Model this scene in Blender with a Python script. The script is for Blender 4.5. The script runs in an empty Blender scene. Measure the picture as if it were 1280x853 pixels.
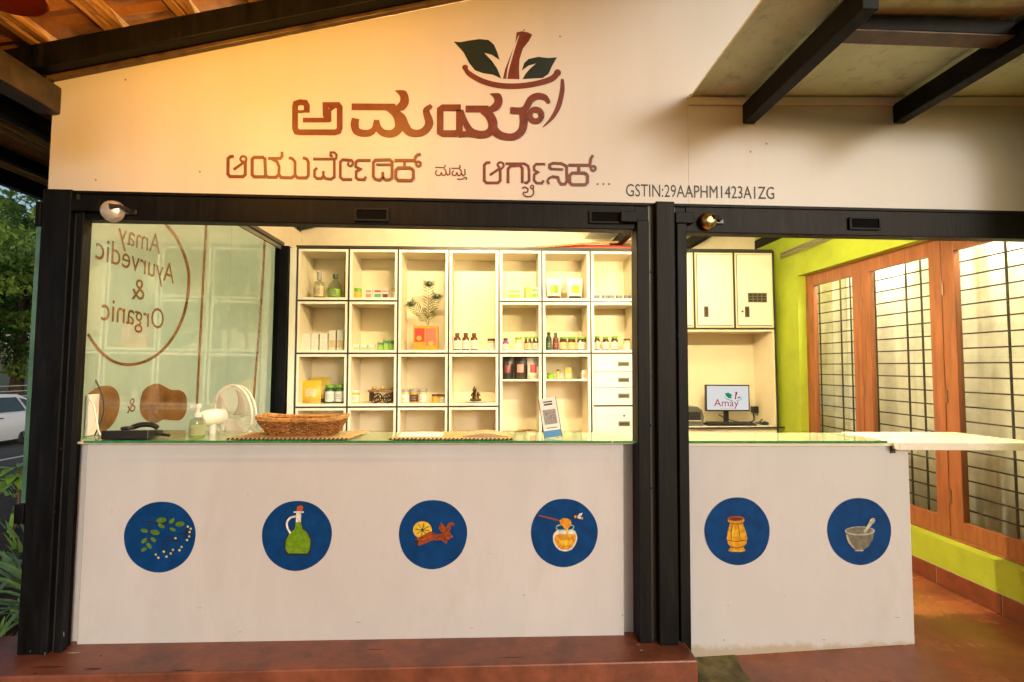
import bpy, bmesh, math, random
import numpy as np
from mathutils import Matrix, Vector
random.seed(7); rng = np.random.default_rng(7)
SC = bpy.context.scene
COL = SC.collection

# ------------------------------------------------------------------ camera
F_PX, PITCH, YAW, ROLL = 623.511, math.radians(2.99542), math.radians(2.50869), math.radians(0.40117)
CAM = np.array([0.0, -2.66225, 1.49627])
_fw = np.array([math.sin(YAW)*math.cos(PITCH), math.cos(YAW)*math.cos(PITCH), math.sin(PITCH)])
_rt = np.array([math.cos(YAW), -math.sin(YAW), 0.0])
_up = np.cross(_rt, _fw)
RT = math.cos(ROLL)*_rt + math.sin(ROLL)*_up
UP = -math.sin(ROLL)*_rt + math.cos(ROLL)*_up
cam_data = bpy.data.cameras.new('camera')
cam = bpy.data.objects.new('camera', cam_data); COL.objects.link(cam)
cam_data.sensor_width = 36.0; cam_data.lens = F_PX/1280*36.0
cam_data.clip_start = 0.05; cam_data.clip_end = 2000
M = Matrix([[RT[0], UP[0], -_fw[0], CAM[0]], [RT[1], UP[1], -_fw[1], CAM[1]], [RT[2], UP[2], -_fw[2], CAM[2]], [0, 0, 0, 1]])
cam.matrix_world = M
SC.camera = cam

# ------------------------------------------------------------------ sky, sun, exposure
SUN_EL = math.radians(13.0)
SUN_DIR = Vector((-0.45, 0.89, 0)).normalized()          # the way the light travels over the ground
w = bpy.data.worlds.new('World'); SC.world = w; w.use_nodes = True
nt = w.node_tree
sky = nt.nodes.new('ShaderNodeTexSky'); sky.sky_type = 'NISHITA'; sky.sun_disc = False
sky.sun_rotation = math.atan2(-SUN_DIR.x, -SUN_DIR.y)
sky.sun_elevation = SUN_EL
sky.air_density = 1.0; sky.dust_density = 3.0; sky.ozone_density = 1.0
bg = nt.nodes['Background']; bg.inputs[1].default_value = 0.105
nt.links.new(sky.outputs[0], bg.inputs[0])
sd = bpy.data.lights.new('sun', 'SUN'); sd.energy = 0.66; sd.angle = math.radians(12); sd.color = (1.0, 0.995, 0.985)
sun = bpy.data.objects.new('sun', sd); COL.objects.link(sun)
d = Vector((SUN_DIR.x*math.cos(SUN_EL), SUN_DIR.y*math.cos(SUN_EL), -math.sin(SUN_EL)))
sun.rotation_euler = d.to_track_quat('-Z', 'Y').to_euler()
sun.location = (6, -10, 5)
SC.view_settings.view_transform = 'Standard'; SC.view_settings.look = 'None'
SC.view_settings.gamma = 1.0; SC.view_settings.use_curve_mapping = False
SC.view_settings.exposure = 0.52
SC.render.engine = 'CYCLES'
SC.cycles.use_denoising = True; SC.cycles.use_adaptive_sampling = True; SC.cycles.adaptive_threshold = 0.02
SC.cycles.max_bounces = 6; SC.cycles.diffuse_bounces = 3; SC.cycles.glossy_bounces = 3
SC.cycles.transmission_bounces = 4; SC.cycles.transparent_max_bounces = 10
SC.cycles.caustics_reflective = False; SC.cycles.caustics_refractive = False
SC.cycles.sample_clamp_indirect = 6.0

LAMP_TUBE = 500.0      # shop tube lamps, also drives the added ones behind the curtain
LAMP_PEND = 300.0      # pendant bulbs under the tiled roof

# ------------------------------------------------------------------ pixel -> place helpers (surveying the photograph)
def ray(px, py): return RT*(px-640)/F_PX - UP*(py-426.5)/F_PX + _fw
def onY(px, py, Y):
    q = ray(px, py); return CAM + q*((Y-CAM[1])/q[1])
def onX(px, py, X):
    q = ray(px, py); return CAM + q*((X-CAM[0])/q[0])
def onZ(px, py, Z):
    q = ray(px, py); return CAM + q*((Z-CAM[2])/q[2])

# ------------------------------------------------------------------ materials
def lin(h):
    h = h.lstrip('#'); v = [int(h[i:i+2], 16)/255 for i in (0, 2, 4)]
    return tuple(x/12.92 if x <= 0.04045 else ((x+0.055)/1.055)**2.4 for x in v)
MATS = {}
def mat(name, col, rough=0.5, metal=0.0, var=0.08, vscale=6.0, bump=0.0, bscale=60.0, coat=0.0, spec=0.5, dirt=None, dscale=3.0, damt=0.3, stretch=None):
    """principled material with a noise-driven colour variation, fine relief and shaped dirt"""
    if name in MATS: return MATS[name]
    if isinstance(col, str): col = lin(col)
    m = bpy.data.materials.new(name); m.use_nodes = True; MATS[name] = m
    t = m.node_tree; b = t.nodes['Principled BSDF']
    b.inputs['Roughness'].default_value = rough; b.inputs['Metallic'].default_value = metal
    b.inputs['Specular IOR Level'].default_value = spec
    b.inputs['Coat Weight'].default_value = coat; b.inputs['Coat Roughness'].default_value = 0.05
    tc = t.nodes.new('ShaderNodeTexCoord')
    vec = tc.outputs['Object']
    if stretch:
        mp = t.nodes.new('ShaderNodeMapping'); mp.inputs['Scale'].default_value = stretch
        t.links.new(vec, mp.inputs['Vector']); vec = mp.outputs['Vector']
    n = t.nodes.new('ShaderNodeTexNoise'); n.inputs['Scale'].default_value = vscale; n.inputs['Detail'].default_value = 3
    n.inputs['Roughness'].default_value = 0.65
    t.links.new(vec, n.inputs['Vector'])
    r = t.nodes.new('ShaderNodeValToRGB')
    lo = tuple(max(0, c*(1-var*2.2)) for c in col); hi = tuple(min(1, c*(1+var*1.6)) for c in col)
    r.color_ramp.elements[0].position = 0.3; r.color_ramp.elements[0].color = (*lo, 1)
    r.color_ramp.elements[1].position = 0.7; r.color_ramp.elements[1].color = (*hi, 1)
    t.links.new(n.outputs[0], r.inputs[0])
    out = r.outputs[0]
    if dirt is not None:
        n2 = t.nodes.new('ShaderNodeTexNoise'); n2.inputs['Scale'].default_value = dscale; n2.inputs['Detail'].default_value = 4.5
        n2.inputs['Roughness'].default_value = 0.72
        t.links.new(vec, n2.inputs['Vector'])
        r2 = t.nodes.new('ShaderNodeValToRGB'); r2.color_ramp.elements[0].position = 0.52; r2.color_ramp.elements[1].position = 0.75
        r2.color_ramp.elements[0].color = (0, 0, 0, 1); r2.color_ramp.elements[1].color = (damt, damt, damt, 1)
        t.links.new(n2.outputs[0], r2.inputs[0])
        mx = t.nodes.new('ShaderNodeMix'); mx.data_type = 'RGBA'
        t.links.new(r2.outputs[0], mx.inputs[0]); t.links.new(out, mx.inputs[6])
        mx.inputs[7].default_value = (*(lin(dirt) if isinstance(dirt, str) else dirt), 1)
        out = mx.outputs[2]
    t.links.new(out, b.inputs['Base Color'])
    rr = t.nodes.new('ShaderNodeMapRange'); rr.inputs[3].default_value = max(0.02, rough-0.08); rr.inputs[4].default_value = min(1, rough+0.12)
    t.links.new(n.outputs[0], rr.inputs[0]); t.links.new(rr.outputs[0], b.inputs['Roughness'])
    if bump > 0:
        n3 = t.nodes.new('ShaderNodeTexNoise'); n3.inputs['Scale'].default_value = bscale; n3.inputs['Detail'].default_value = 2
        t.links.new(vec, n3.inputs['Vector'])
        bp = t.nodes.new('ShaderNodeBump'); bp.inputs['Strength'].default_value = bump; bp.inputs['Distance'].default_value = 0.01
        t.links.new(n3.outputs[0], bp.inputs['Height']); t.links.new(bp.outputs[0], b.inputs['Normal'])
    return m
def emis(name, col, strength):
    if name in MATS: return MATS[name]
    m = bpy.data.materials.new(name); m.use_nodes = True; MATS[name] = m
    t = m.node_tree; t.nodes.clear()
    e = t.nodes.new('ShaderNodeEmission'); e.inputs[0].default_value = (*col, 1); e.inputs[1].default_value = strength
    o = t.nodes.new('ShaderNodeOutputMaterial'); t.links.new(e.outputs[0], o.inputs[0]); return m
def clearglass(name, tint, rough=0.02, ior=1.5):
    """thin clear pane: tinted straight-through light plus Fresnel reflection"""
    if name in MATS: return MATS[name]
    m = bpy.data.materials.new(name); m.use_nodes = True; MATS[name] = m
    t = m.node_tree; t.nodes.clear()
    tr = t.nodes.new('ShaderNodeBsdfTransparent'); tr.inputs[0].default_value = (*tint, 1)
    g = t.nodes.new('ShaderNodeBsdfGlossy'); g.inputs['Roughness'].default_value = rough
    fr = t.nodes.new('ShaderNodeFresnel'); fr.inputs[0].default_value = ior
    mx = t.nodes.new('ShaderNodeMixShader'); o = t.nodes.new('ShaderNodeOutputMaterial')
    ge = t.nodes.new('ShaderNodeNewGeometry'); inv = t.nodes.new('ShaderNodeMath'); inv.operation = 'SUBTRACT'; inv.inputs[0].default_value = 1.0
    mu = t.nodes.new('ShaderNodeMath'); mu.operation = 'MULTIPLY'
    t.links.new(ge.outputs['Backfacing'], inv.inputs[1]); t.links.new(fr.outputs[0], mu.inputs[0]); t.links.new(inv.outputs[0], mu.inputs[1])
    t.links.new(mu.outputs[0], mx.inputs[0]); t.links.new(tr.outputs[0], mx.inputs[1]); t.links.new(g.outputs[0], mx.inputs[2])
    t.links.new(mx.outputs[0], o.inputs[0]); return m
def translucent(name, col, amount=0.4, rough=0.5, coat=0.0, var=0.05):
    m = mat(name, col, rough=rough, coat=coat, var=var)
    t = m.node_tree
    if any(x.type == 'BSDF_TRANSLUCENT' for x in t.nodes): return m
    b = t.nodes['Principled BSDF']; o = t.nodes['Material Output']
    tl = t.nodes.new('ShaderNodeBsdfTranslucent')
    src = b.inputs['Base Color'].links[0].from_socket; t.links.new(src, tl.inputs[0])
    mx = t.nodes.new('ShaderNodeMixShader'); mx.inputs[0].default_value = amount
    t.links.new(b.outputs[0], mx.inputs[1]); t.links.new(tl.outputs[0], mx.inputs[2]); t.links.new(mx.outputs[0], o.inputs[0])
    return m

# ------------------------------------------------------------------ mesh builder
class MB:
    def __init__(s): s.v = []; s.f = []
    def add(s, vs, fs):
        o = len(s.v); s.v += [tuple(map(float, v)) for v in vs]; s.f += [tuple(i+o for i in f) for f in fs]; return s
    def box(s, x0, x1, y0, y1, z0, z1):
        return s.add([(x0,y0,z0),(x1,y0,z0),(x1,y1,z0),(x0,y1,z0),(x0,y0,z1),(x1,y0,z1),(x1,y1,z1),(x0,y1,z1)],
                     [(0,3,2,1),(4,5,6,7),(0,1,5,4),(1,2,6,5),(2,3,7,6),(3,0,4,7)])
    def cbox(s, c, sz): return s.box(c[0]-sz[0]/2, c[0]+sz[0]/2, c[1]-sz[1]/2, c[1]+sz[1]/2, c[2]-sz[2]/2, c[2]+sz[2]/2)
    def prism(s, poly, axis, a, b):
        """extrude a 2-D polygon along an axis; poly in the two remaining axes' order"""
        n = len(poly)
        def P(p, h): return {'x': (h, p[0], p[1]), 'y': (p[0], h, p[1]), 'z': (p[0], p[1], h)}[axis]
        vs = [P(p, a) for p in poly] + [P(p, b) for p in poly]
        fs = [tuple(range(n)), tuple(range(2*n-1, n-1, -1))] + [(i, i+n, (i+1) % n + n, (i+1) % n) for i in range(n)]
        return s.add(vs, fs)
    def lathe(s, prof, c=(0,0,0), seg=20, axis='z', cap=True):
        vs = []; fs = []; n = len(prof)
        for i in range(seg):
            a = 2*math.pi*i/seg
            for r, z in prof:
                p = (r*math.cos(a), r*math.sin(a), z)
                if axis == 'y': p = (p[0], p[2], p[1])
                if axis == 'x': p = (p[2], p[0], p[1])
                vs.append((p[0]+c[0], p[1]+c[1], p[2]+c[2]))
        for i in range(seg):
            j = (i+1) % seg
            for k in range(n-1): fs.append((i*n+k, j*n+k, j*n+k+1, i*n+k+1))
        if cap:
            fs.append(tuple(i*n for i in range(seg))[::-1]); fs.append(tuple(i*n+n-1 for i in range(seg)))
        return s.add(vs, fs)
    def tube(s, pts, r, seg=8, cap=True):
        pts = [np.array(p, float) for p in pts]; n = len(pts); vs = []; fs = []
        rs = r if hasattr(r, '__len__') else [r]*n
        ref = np.array([0, 0, 1.0])
        for i, p in enumerate(pts):
            t = pts[min(i+1, n-1)] - pts[max(i-1, 0)]; t = t/(np.linalg.norm(t)+1e-9)
            a = np.cross(t, ref if abs(t[2]) < 0.9 else np.array([1.0, 0, 0])); a /= np.linalg.norm(a); b = np.cross(t, a)
            for k in range(seg):
                q = 2*math.pi*k/seg; vs.append(p + rs[i]*(math.cos(q)*a + math.sin(q)*b))
        for i in range(n-1):
            for k in range(seg): fs.append((i*seg+k, i*seg+(k+1) % seg, (i+1)*seg+(k+1) % seg, (i+1)*seg+k))
        if cap: fs.append(tuple(range(seg))[::-1]); fs.append(tuple((n-1)*seg+k for k in range(seg)))
        return s.add(vs, fs)
    def bar(s, p, q, w_, h_):
        """rectangular bar from p to q, w_ across, h_ high"""
        p = np.array(p, float); q = np.array(q, float); t = q-p; t /= np.linalg.norm(t)
        a = np.cross(t, (0, 0, 1.0)); a = a/np.linalg.norm(a) if np.linalg.norm(a) > 1e-6 else np.array([1.0, 0, 0]); b = np.cross(a, t)
        vs = [e + sx*a*w_/2 + sz*b*h_/2 for e in (p, q) for sx, sz in ((-1,-1),(1,-1),(1,1),(-1,1))]
        return s.add(vs, [(0,1,2,3),(7,6,5,4),(0,4,5,1),(1,5,6,2),(2,6,7,3),(3,7,4,0)])
def root_loc(o):
    while o.parent: o = o.parent
    return o.location
def obj(name, mb, m, parent=None, world=True, bevel=0.0, smooth=None, label=None):
    """link one mesh; world=True: vertices are world coordinates, moved into the parent's frame"""
    me = bpy.data.meshes.new(name)
    v = mb.v
    if parent is not None and world:
        L = root_loc(parent); v = [(a-L[0], b-L[1], c-L[2]) for a, b, c in v]
    me.from_pydata(v, [], mb.f); me.validate(); me.update()
    if isinstance(m, (list, tuple)):
        for q in m: me.materials.append(q)
    elif m: me.materials.append(m)
    if smooth is not None:
        me.shade_smooth(); me.set_sharp_from_angle(angle=math.radians(smooth))
    bm = bmesh.new(); bm.from_mesh(me); bmesh.ops.recalc_face_normals(bm, faces=bm.faces); bm.to_mesh(me); bm.free()
    o = bpy.data.objects.new(name, me); COL.objects.link(o)
    if parent: o.parent = parent
    if bevel:
        b = o.modifiers.new('bevel', 'BEVEL'); b.width = bevel; b.segments = 2; b.limit_method = 'ANGLE'; b.angle_limit = math.radians(40)
    if label: o['label'] = label
    return o
def thing(name, label, cat, loc=(0,0,0), group=None, rot=None):
    o = bpy.data.objects.new(name, None); COL.objects.link(o); o.location = loc; o.empty_display_size = 0.05
    if rot: o.rotation_euler = rot
    o['label'] = label; o['category'] = cat
    if group: o['group'] = group
    return o
def tag(o, label, cat, group=None):
    o['label'] = label; o['category'] = cat
    if group: o['group'] = group
    return o
def struct(name, mb, m, **k):
    o = obj(name, mb, m, **k); o['kind'] = 'structure'; return o
def dup(o, parent=None):
    c = o.copy(); COL.objects.link(c); c.parent = parent
    for ch in list(o.children): dup(ch, c)
    return c
def textmesh(body, size):
    """built-in font outline -> (verts2d, faces)"""
    cu = bpy.data.curves.new('lettering', 'FONT'); cu.body = body; cu.size = size; cu.resolution_u = 3
    o = bpy.data.objects.new('lettering', cu); COL.objects.link(o)
    bpy.context.view_layer.update()
    me = o.to_mesh(); vs = [(v.co.x, v.co.y) for v in me.vertices]; fs = [tuple(p.vertices) for p in me.polygons]
    o.to_mesh_clear(); bpy.data.objects.remove(o); bpy.data.curves.remove(cu)
    return vs, fs
def fit_text(body, fn, w_):
    """text scaled to width w_ (0..w_), mapped by fn(u, v)"""
    vs, fs = textmesh(body, 1.0); a = np.array(vs); x0 = a[:,0].min(); s = w_/(a[:,0].max()-x0)
    return MB().add([fn((x-x0)*s, y*s) for x, y in vs], fs)

# --- painted strokes: ribbons and filled shapes from pixel outlines, laid on a plane
def spline(pts, n=5):
    P = [np.array(p, float) for p in pts]
    if len(P) < 3: return P
    out = []
    for i in range(len(P)-1):
        p0 = P[max(i-1, 0)]; p1 = P[i]; p2 = P[i+1]; p3 = P[min(i+2, len(P)-1)]
        for k in range(n):
            t = k/n
            out.append(0.5*((2*p1) + (-p0+p2)*t + (2*p0-5*p1+4*p2-p3)*t*t + (-p0+3*p1-3*p2+p3)*t**3))
    out.append(P[-1]); return out
class Paint:
    """collects strokes in pixel space of a zoomed view and lays them on a plane, each a hair prouder"""
    def __init__(s, to3d, step=0.00025): s.mb = MB(); s.to3d = to3d; s.k = 0; s.step = step
    def stroke(s, pts, wd, smooth=True, cap=True):
        P = spline(pts) if smooth else [np.array(p, float) for p in pts]
        n = len(P); ws = np.interp(np.linspace(0, 1, n), np.linspace(0, 1, len(wd)), wd) if hasattr(wd, '__len__') else [wd]*n
        vs = []
        for i in range(n):
            t = P[min(i+1, n-1)] - P[max(i-1, 0)]; L = np.linalg.norm(t)
            t = t/L if L > 1e-9 else np.array([1.0, 0]); nn = np.array([-t[1], t[0]])
            if not smooth and 0 < i < n-1:
                a = P[i]-P[i-1]; b = P[i+1]-P[i]; a /= np.linalg.norm(a); b /= np.linalg.norm(b)
                nn = np.array([-(a+b)[1], (a+b)[0]]); nn /= max(np.linalg.norm(nn), 1e-6); nn /= max(0.5, abs(nn @ np.array([-a[1], a[0]])))
            vs += [P[i]+nn*ws[i]/2, P[i]-nn*ws[i]/2]
        off = s.k*s.step; s.k += 1
        s.mb.add([s.to3d(p[0], p[1], off) for p in vs], [(2*i, 2*i+1, 2*i+3, 2*i+2) for i in range(n-1)])
        return s
    def fill(s, pts, smooth=False):
        P = spline(list(pts)+[pts[0]], 4)[:-1] if smooth else pts
        off = s.k*s.step; s.k += 1
        s.mb.add([s.to3d(p[0], p[1], off) for p in P], [tuple(range(len(P)))]); return s
    def disc(s, c, rx, ry=None, n=24, a0=0):
        ry = ry or rx
        return s.fill([(c[0]+rx*math.cos(2*math.pi*i/n)*math.cos(a0)-ry*math.sin(2*math.pi*i/n)*math.sin(a0),
                        c[1]+rx*math.cos(2*math.pi*i/n)*math.sin(a0)+ry*math.sin(2*math.pi*i/n)*math.cos(a0)) for i in range(n)])
    def ring(s, c, r, wd):
        return s.stroke([(c[0]+r*math.cos(2*math.pi*i/20), c[1]+r*math.sin(2*math.pi*i/20)) for i in range(21)], wd, smooth=False)

# ------------------------------------------------------------------ shared materials
WHITE = mat('white wall paint', (0.56, 0.575, 0.62), rough=0.5, var=0.035, vscale=1.6, bump=0.05, bscale=60, spec=0.3, dirt=(0.36, 0.32, 0.28), dscale=3.4, damt=0.22, stretch=(1, 1, 0.45))
SIGNM = mat('sign board paint', (0.62, 0.63, 0.645), rough=0.42, var=0.02, vscale=1.3, bump=0.03, bscale=40, dirt=(0.55, 0.42, 0.26), dscale=3.5, damt=0.13, stretch=(1.6, 1, 0.22))
LAM = mat('cream laminate', (0.83, 0.74, 0.54), rough=0.32, var=0.02, vscale=3)
LAMEDGE = mat('white laminate edge', (0.88, 0.85, 0.76), rough=0.3, var=0.02)
BLKSTEEL = mat('black painted steel', (0.004, 0.0045, 0.006), rough=0.48, var=0.35, vscale=9, bump=0.10, bscale=25, dirt=(0.075, 0.068, 0.06), dscale=16, damt=0.10, spec=0.16, stretch=(2, 2, 0.25))
BLKSTRIP = mat('dark edge strip', (0.03, 0.03, 0.028), rough=0.4)
BROWNSTEEL = mat('brown painted steel', (0.10, 0.06, 0.03), rough=0.35, var=0.25, vscale=12, bump=0.1, bscale=30)
REDOX = mat('red oxide floor', (0.29, 0.088, 0.036), rough=0.24, var=0.16, vscale=3.5, bump=0.05, bscale=60, dirt=(0.14, 0.055, 0.03), dscale=2.3, damt=0.35)
REDSTEP = mat('red oxide step', (0.21, 0.068, 0.036), rough=0.38, var=0.2, vscale=5, bump=0.15, bscale=45, dirt=(0.07, 0.03, 0.02), dscale=4, damt=0.7)
GREENW = mat('lime green wall paint', (0.46, 0.57, 0.045), rough=0.55, var=0.07, vscale=2.2, bump=0.15, bscale=45, dirt=(0.25, 0.30, 0.03), dscale=4, damt=0.3)
DOORW = mat('orange brown door paint', (0.35, 0.122, 0.048), rough=0.36, var=0.14, vscale=9, stretch=(3, 3, 0.25), bump=0.15, bscale=60, dirt=(0.14, 0.05, 0.025), dscale=7, damt=0.35)
TIMBER = mat('timber', (0.50, 0.28, 0.11), rough=0.6, var=0.3, vscale=14, stretch=(6, 0.4, 6), bump=0.4, bscale=40)
TILE = mat('clay tile', (0.42, 0.19, 0.075), rough=0.75, var=0.25, vscale=5, bump=0.3, bscale=60, dirt=(0.10, 0.07, 0.05), dscale=5, damt=0.7)
CREAMW = mat('cream wall', (0.80, 0.68, 0.50), rough=0.6, var=0.03)
CHROME = mat('chrome', (0.70, 0.68, 0.66), rough=0.3, metal=0.55, var=0.1)
BLKPL = mat('black plastic', (0.015, 0.015, 0.016), rough=0.35, var=0.1)
WHTPL = mat('white plastic', (0.80, 0.79, 0.76), rough=0.3, var=0.02)
BROWNPAINT = mat('maroon lettering paint', (0.155, 0.034, 0.016), rough=0.4, var=0.12, vscale=20)
DKGREEN = mat('dark green paint', (0.008, 0.022, 0.018), rough=0.4)
SHEET = mat('cement sheet', (0.70, 0.79, 0.60), rough=0.32, var=0.06, vscale=3, bump=0.06, bscale=50, dirt=(0.10, 0.10, 0.06), dscale=9, damt=0.5)

# ------------------------------------------------------------------ ground, road, terrace
GZ = -0.80
ASPH = mat('asphalt', (0.055, 0.057, 0.062), rough=0.85, var=0.15, vscale=12, bump=0.5, bscale=150)
SOIL = mat('garden soil', (0.045, 0.03, 0.02), rough=0.95, var=0.4, vscale=18, bump=1.0, bscale=40)
GRASSG = mat('verge', (0.07, 0.085, 0.035), rough=0.95, var=0.35, vscale=4, bump=0.8, bscale=30)
PAVE = mat('pavement concrete', (0.26, 0.20, 0.17), rough=0.85, var=0.15, vscale=6, bump=0.3, bscale=60)
LINEW = mat('road paint', (0.62, 0.62, 0.60), rough=0.7, var=0.12, vscale=25)
struct('ground', MB().box(-600, 600, -600, 600, GZ-0.3, GZ-0.02), GRASSG)
struct('road', MB().box(-14.2, -8.3, -120, 160, GZ-0.15, GZ), ASPH)
struct('road_line', MB().box(-9.72, -9.60, -120, 160, GZ-0.01, GZ+0.004), LINEW)
struct('road_line', MB().box(-11.66, -11.54, -120, 160, GZ-0.01, GZ+0.004), LINEW)
struct('kerb', MB().box(-8.3, -8.12, -120, 160, GZ-0.2, GZ+0.11), PAVE, bevel=0.015)
struct('pavement', MB().box(-8.12, -6.2, -120, 160, GZ-0.2, GZ+0.09), PAVE)
# terrace floor: gently sloped near the step
mb = MB(); xs = [-2.75, 1.0, 2.3, 3.40]; zs = [-0.06, -0.055, 0.0, 0.0]
for i in range(3):
    a, b = xs[i], xs[i+1]; za, zb = zs[i], zs[i+1]
    mb.add([(a,-7,za),(b,-7,zb),(b,3.2,zb),(a,3.2,za),(a,-7,-0.9),(b,-7,-0.9),(b,3.2,-0.9),(a,3.2,-0.9)],
           [(0,1,2,3),(4,7,6,5),(0,4,5,1),(2,6,7,3)] + ([(0,3,7,4)] if i == 0 else []) + ([(1,5,6,2)] if i == 2 else []))
floor = struct('floor', mb, REDOX)
# red oxide plinth under the shop front
stp = MB().prism([(-2.72, -0.205), (1.035, -0.178), (1.035, -0.006), (1.06, -0.006), (1.06, 0.16), (-2.72, 0.16)], 'z', -0.5, 0.065)
step = struct('plinth_step', stp, REDSTEP, bevel=0.008)
SPL = mat('dried paint splash', (0.55, 0.48, 0.40), rough=0.7)
def blotch(cx, cy, a, b, seed, z=0.0668, mt=SPL, nm='paint_splash'):
    r = random.Random(seed); n = 14
    vs = [(cx+a*math.cos(2*math.pi*i/n)*r.uniform(0.6, 1.1), cy+b*math.sin(2*math.pi*i/n)*r.uniform(0.6, 1.1), z) for i in range(n)]
    obj(nm, MB().add(vs, [tuple(range(n))]), mt, step)
for q, (px, py, a, b) in enumerate(((92, 816, 0.035, 0.006), (72, 812, 0.02, 0.005), (798, 806, 0.012, 0.004), (802, 813, 0.010, 0.006), (835, 803, 0.02, 0.003), (850, 803, 0.008, 0.003))):
    p = onZ(px, py, 0.0668); blotch(float(p[0]), float(p[1]), a, b, q)
CRK = mat('crack', (0.02, 0.008, 0.006), rough=0.9)
for q, (px, py, a, b) in enumerate(((60, 834, 0.09, 0.004), (126, 820, 0.008, 0.004), (44, 842, 0.012, 0.004), (230, 838, 0.07, 0.003), (470, 812, 0.05, 0.003), (118, 836, 0.05, 0.004), (640, 822, 0.06, 0.003))):
    p = onZ(px, py, 0.0666); blotch(float(p[0]), float(p[1]), a, b, 40+q, 0.0666, CRK, 'floor_crack')
struct('concrete_patch', MB().add([(1.045,-0.9,-0.0480),(1.36,-0.9,-0.0350),(1.30,-0.10,-0.0380),(1.33,0.055,-0.0370),(1.045,0.055,-0.0490)], [(0,1,2,3,4)]),
       mat('mossy concrete', (0.17, 0.15, 0.06), rough=0.8, var=0.3, vscale=9, bump=0.4, bscale=50, dirt=(0.06, 0.06, 0.025), dscale=8, damt=0.8))
struct('planting_bed', MB().prism([(-6.2,-3.0),(-2.75,-3.0),(-2.75,-0.02),(-2.36,-0.02),(-2.36,5.0),(-6.2,5.0)], 'z', -0.9, -0.06), SOIL)

# ------------------------------------------------------------------ tiled roof
RS = 0.24749; SX, SZ = -2.302, 2.981           # gable line along the sign top
def rz(x, off=0.0): return SZ + RS*(x-SX) + off
EAVE, RIDGE, RY0, RY1 = -3.50, 1.75, -5.4, 3.15  # forward reach is out of view, set for its shade on the sign
roof = thing('tiled_roof', 'low clay-tiled roof on timber battens and dark steel beams above the sign, upper left', 'roof', (-2.3, 0, 2.98))
def slopebar(x0, x1, y0, y1, o0, o1):
    m = MB(); m.prism([(x0, rz(x0, o0)), (x1, rz(x1, o0)), (x1, rz(x1, o1)), (x0, rz(x0, o1))], 'y', y0, y1); return m
obj('channel', slopebar(-2.33, RIDGE, -0.030, 0.0, 0.002, 0.10), BROWNSTEEL, roof, bevel=0.004)
obj('channel_lip', slopebar(-2.33, RIDGE, -0.040, -0.031, 0.046, 0.056), BROWNSTEEL, roof)
obj('rafter', slopebar(-3.45, RIDGE, -0.105, -0.041, 0.020, 0.146), BLKSTEEL, roof, bevel=0.006)
obj('rafter', slopebar(-3.45, RIDGE, 2.95, 3.05, 0.02, 0.146), BLKSTEEL, roof)
obj('rafter', slopebar(-3.45, RIDGE, -2.25, -2.13, 0.02, 0.146), BLKSTEEL, roof)
bx = []
x = -1.95
while x > EAVE: x -= 0.36
x += 0.36
while x < RIDGE: bx.append(x); x += 0.36
for x in bx:
    jit = random.uniform(-0.006, 0.006)
    a = obj('batten', MB().prism([(x-0.045, rz(x-0.045, 0.15)), (x-0.004, rz(x-0.004, 0.15+jit)), (x-0.004, rz(x, 0.20)), (x-0.045, rz(x-0.045, 0.20))], 'y', RY0, RY1), TIMBER, roof, bevel=0.003)
    a = obj('batten', MB().prism([(x+0.002, rz(x, 0.156)), (x+0.040, rz(x+0.04, 0.156+jit)), (x+0.040, rz(x+0.04, 0.20)), (x+0.002, rz(x, 0.20))], 'y', RY0, RY1), TIMBER, roof, bevel=0.003)
# purlins below the left overhang
for x, w_, h_ in ((-2.79, 0.06, 0.10), (-3.21, 0.05, 0.07), (-3.43, 0.06, 0.10)):
    obj('purlin', MB().prism([(x-w_/2, rz(x, 0.147-h_)), (x+w_/2, rz(x, 0.147-h_)), (x+w_/2, rz(x+w_/2, 0.146)), (x-w_/2, rz(x-w_/2, 0.146))], 'y', RY0+0.1, RY1), BLKSTEEL, roof, bevel=0.004)
obj('tie_beam', MB().box(-2.385, -2.268, -1.95, -0.002, 2.808, 2.948), mat('dark olive steel', (0.045, 0.032, 0.016), rough=0.4, var=0.3, vscale=10), roof, bevel=0.005)
for x in (-3.40, 1.66):
    obj('roof_post', MB().box(x-0.05, x+0.05, -5.25, -5.15, -0.06 if x > -2.7 else -0.8, rz(x, 0.145)), BLKSTEEL, roof, bevel=0.005)
# clay tiles: one shared mesh, laid course by course
mbt = MB(); ny = 8; prof = [0.0, 0.012, 0.004, 0.004, 0.016, 0.004, 0.004, 0.012, 0.0]
TW, TL = 0.452, 0.40
vs = []
for xx in (0, TL):
    for k in range(9): vs.append((xx, k/8*TW, prof[k]))
for xx in (0, TL):
    for k in range(9): vs.append((xx, k/8*TW, prof[k]+0.016))
fs = [(k, k+1, k+10, k+9) for k in range(8)] + [(18+k, 27+k, 28+k, 19+k) for k in range(8)]
fs += [(k, 18+k, 19+k, k+1) for k in range(8)] + [(9+k, 10+k, 28+k, 27+k) for k in range(8)] + [(0, 9, 27, 18), (8, 26, 35, 17)]
mbt.add(vs, fs)
tile0 = None; slope_a = math.atan(RS)
for i in range(len(bx)+1):
    x = EAVE + i*0.36
    if x > RIDGE-0.05: break
    nyt = int((RY1-RY0)/0.44)
    for j in range(nyt+1):
        y = RY0 + j*0.44 - (0.12 if i % 2 else 0)
        if tile0 is None:
            o = tile0 = obj('tile', mbt, TILE, roof, world=False)
        else:
            o = tile0.copy(); COL.objects.link(o)
        o.location = (x - roof.location[0] + random.uniform(-.006, .006), y - roof.location[1] + random.uniform(-.004, .004), rz(x, 0.203) - roof.location[2])
        o.rotation_euler = (0, -slope_a + math.radians(3.2) + random.uniform(-.008, .008), random.uniform(-.012, .012))
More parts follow.
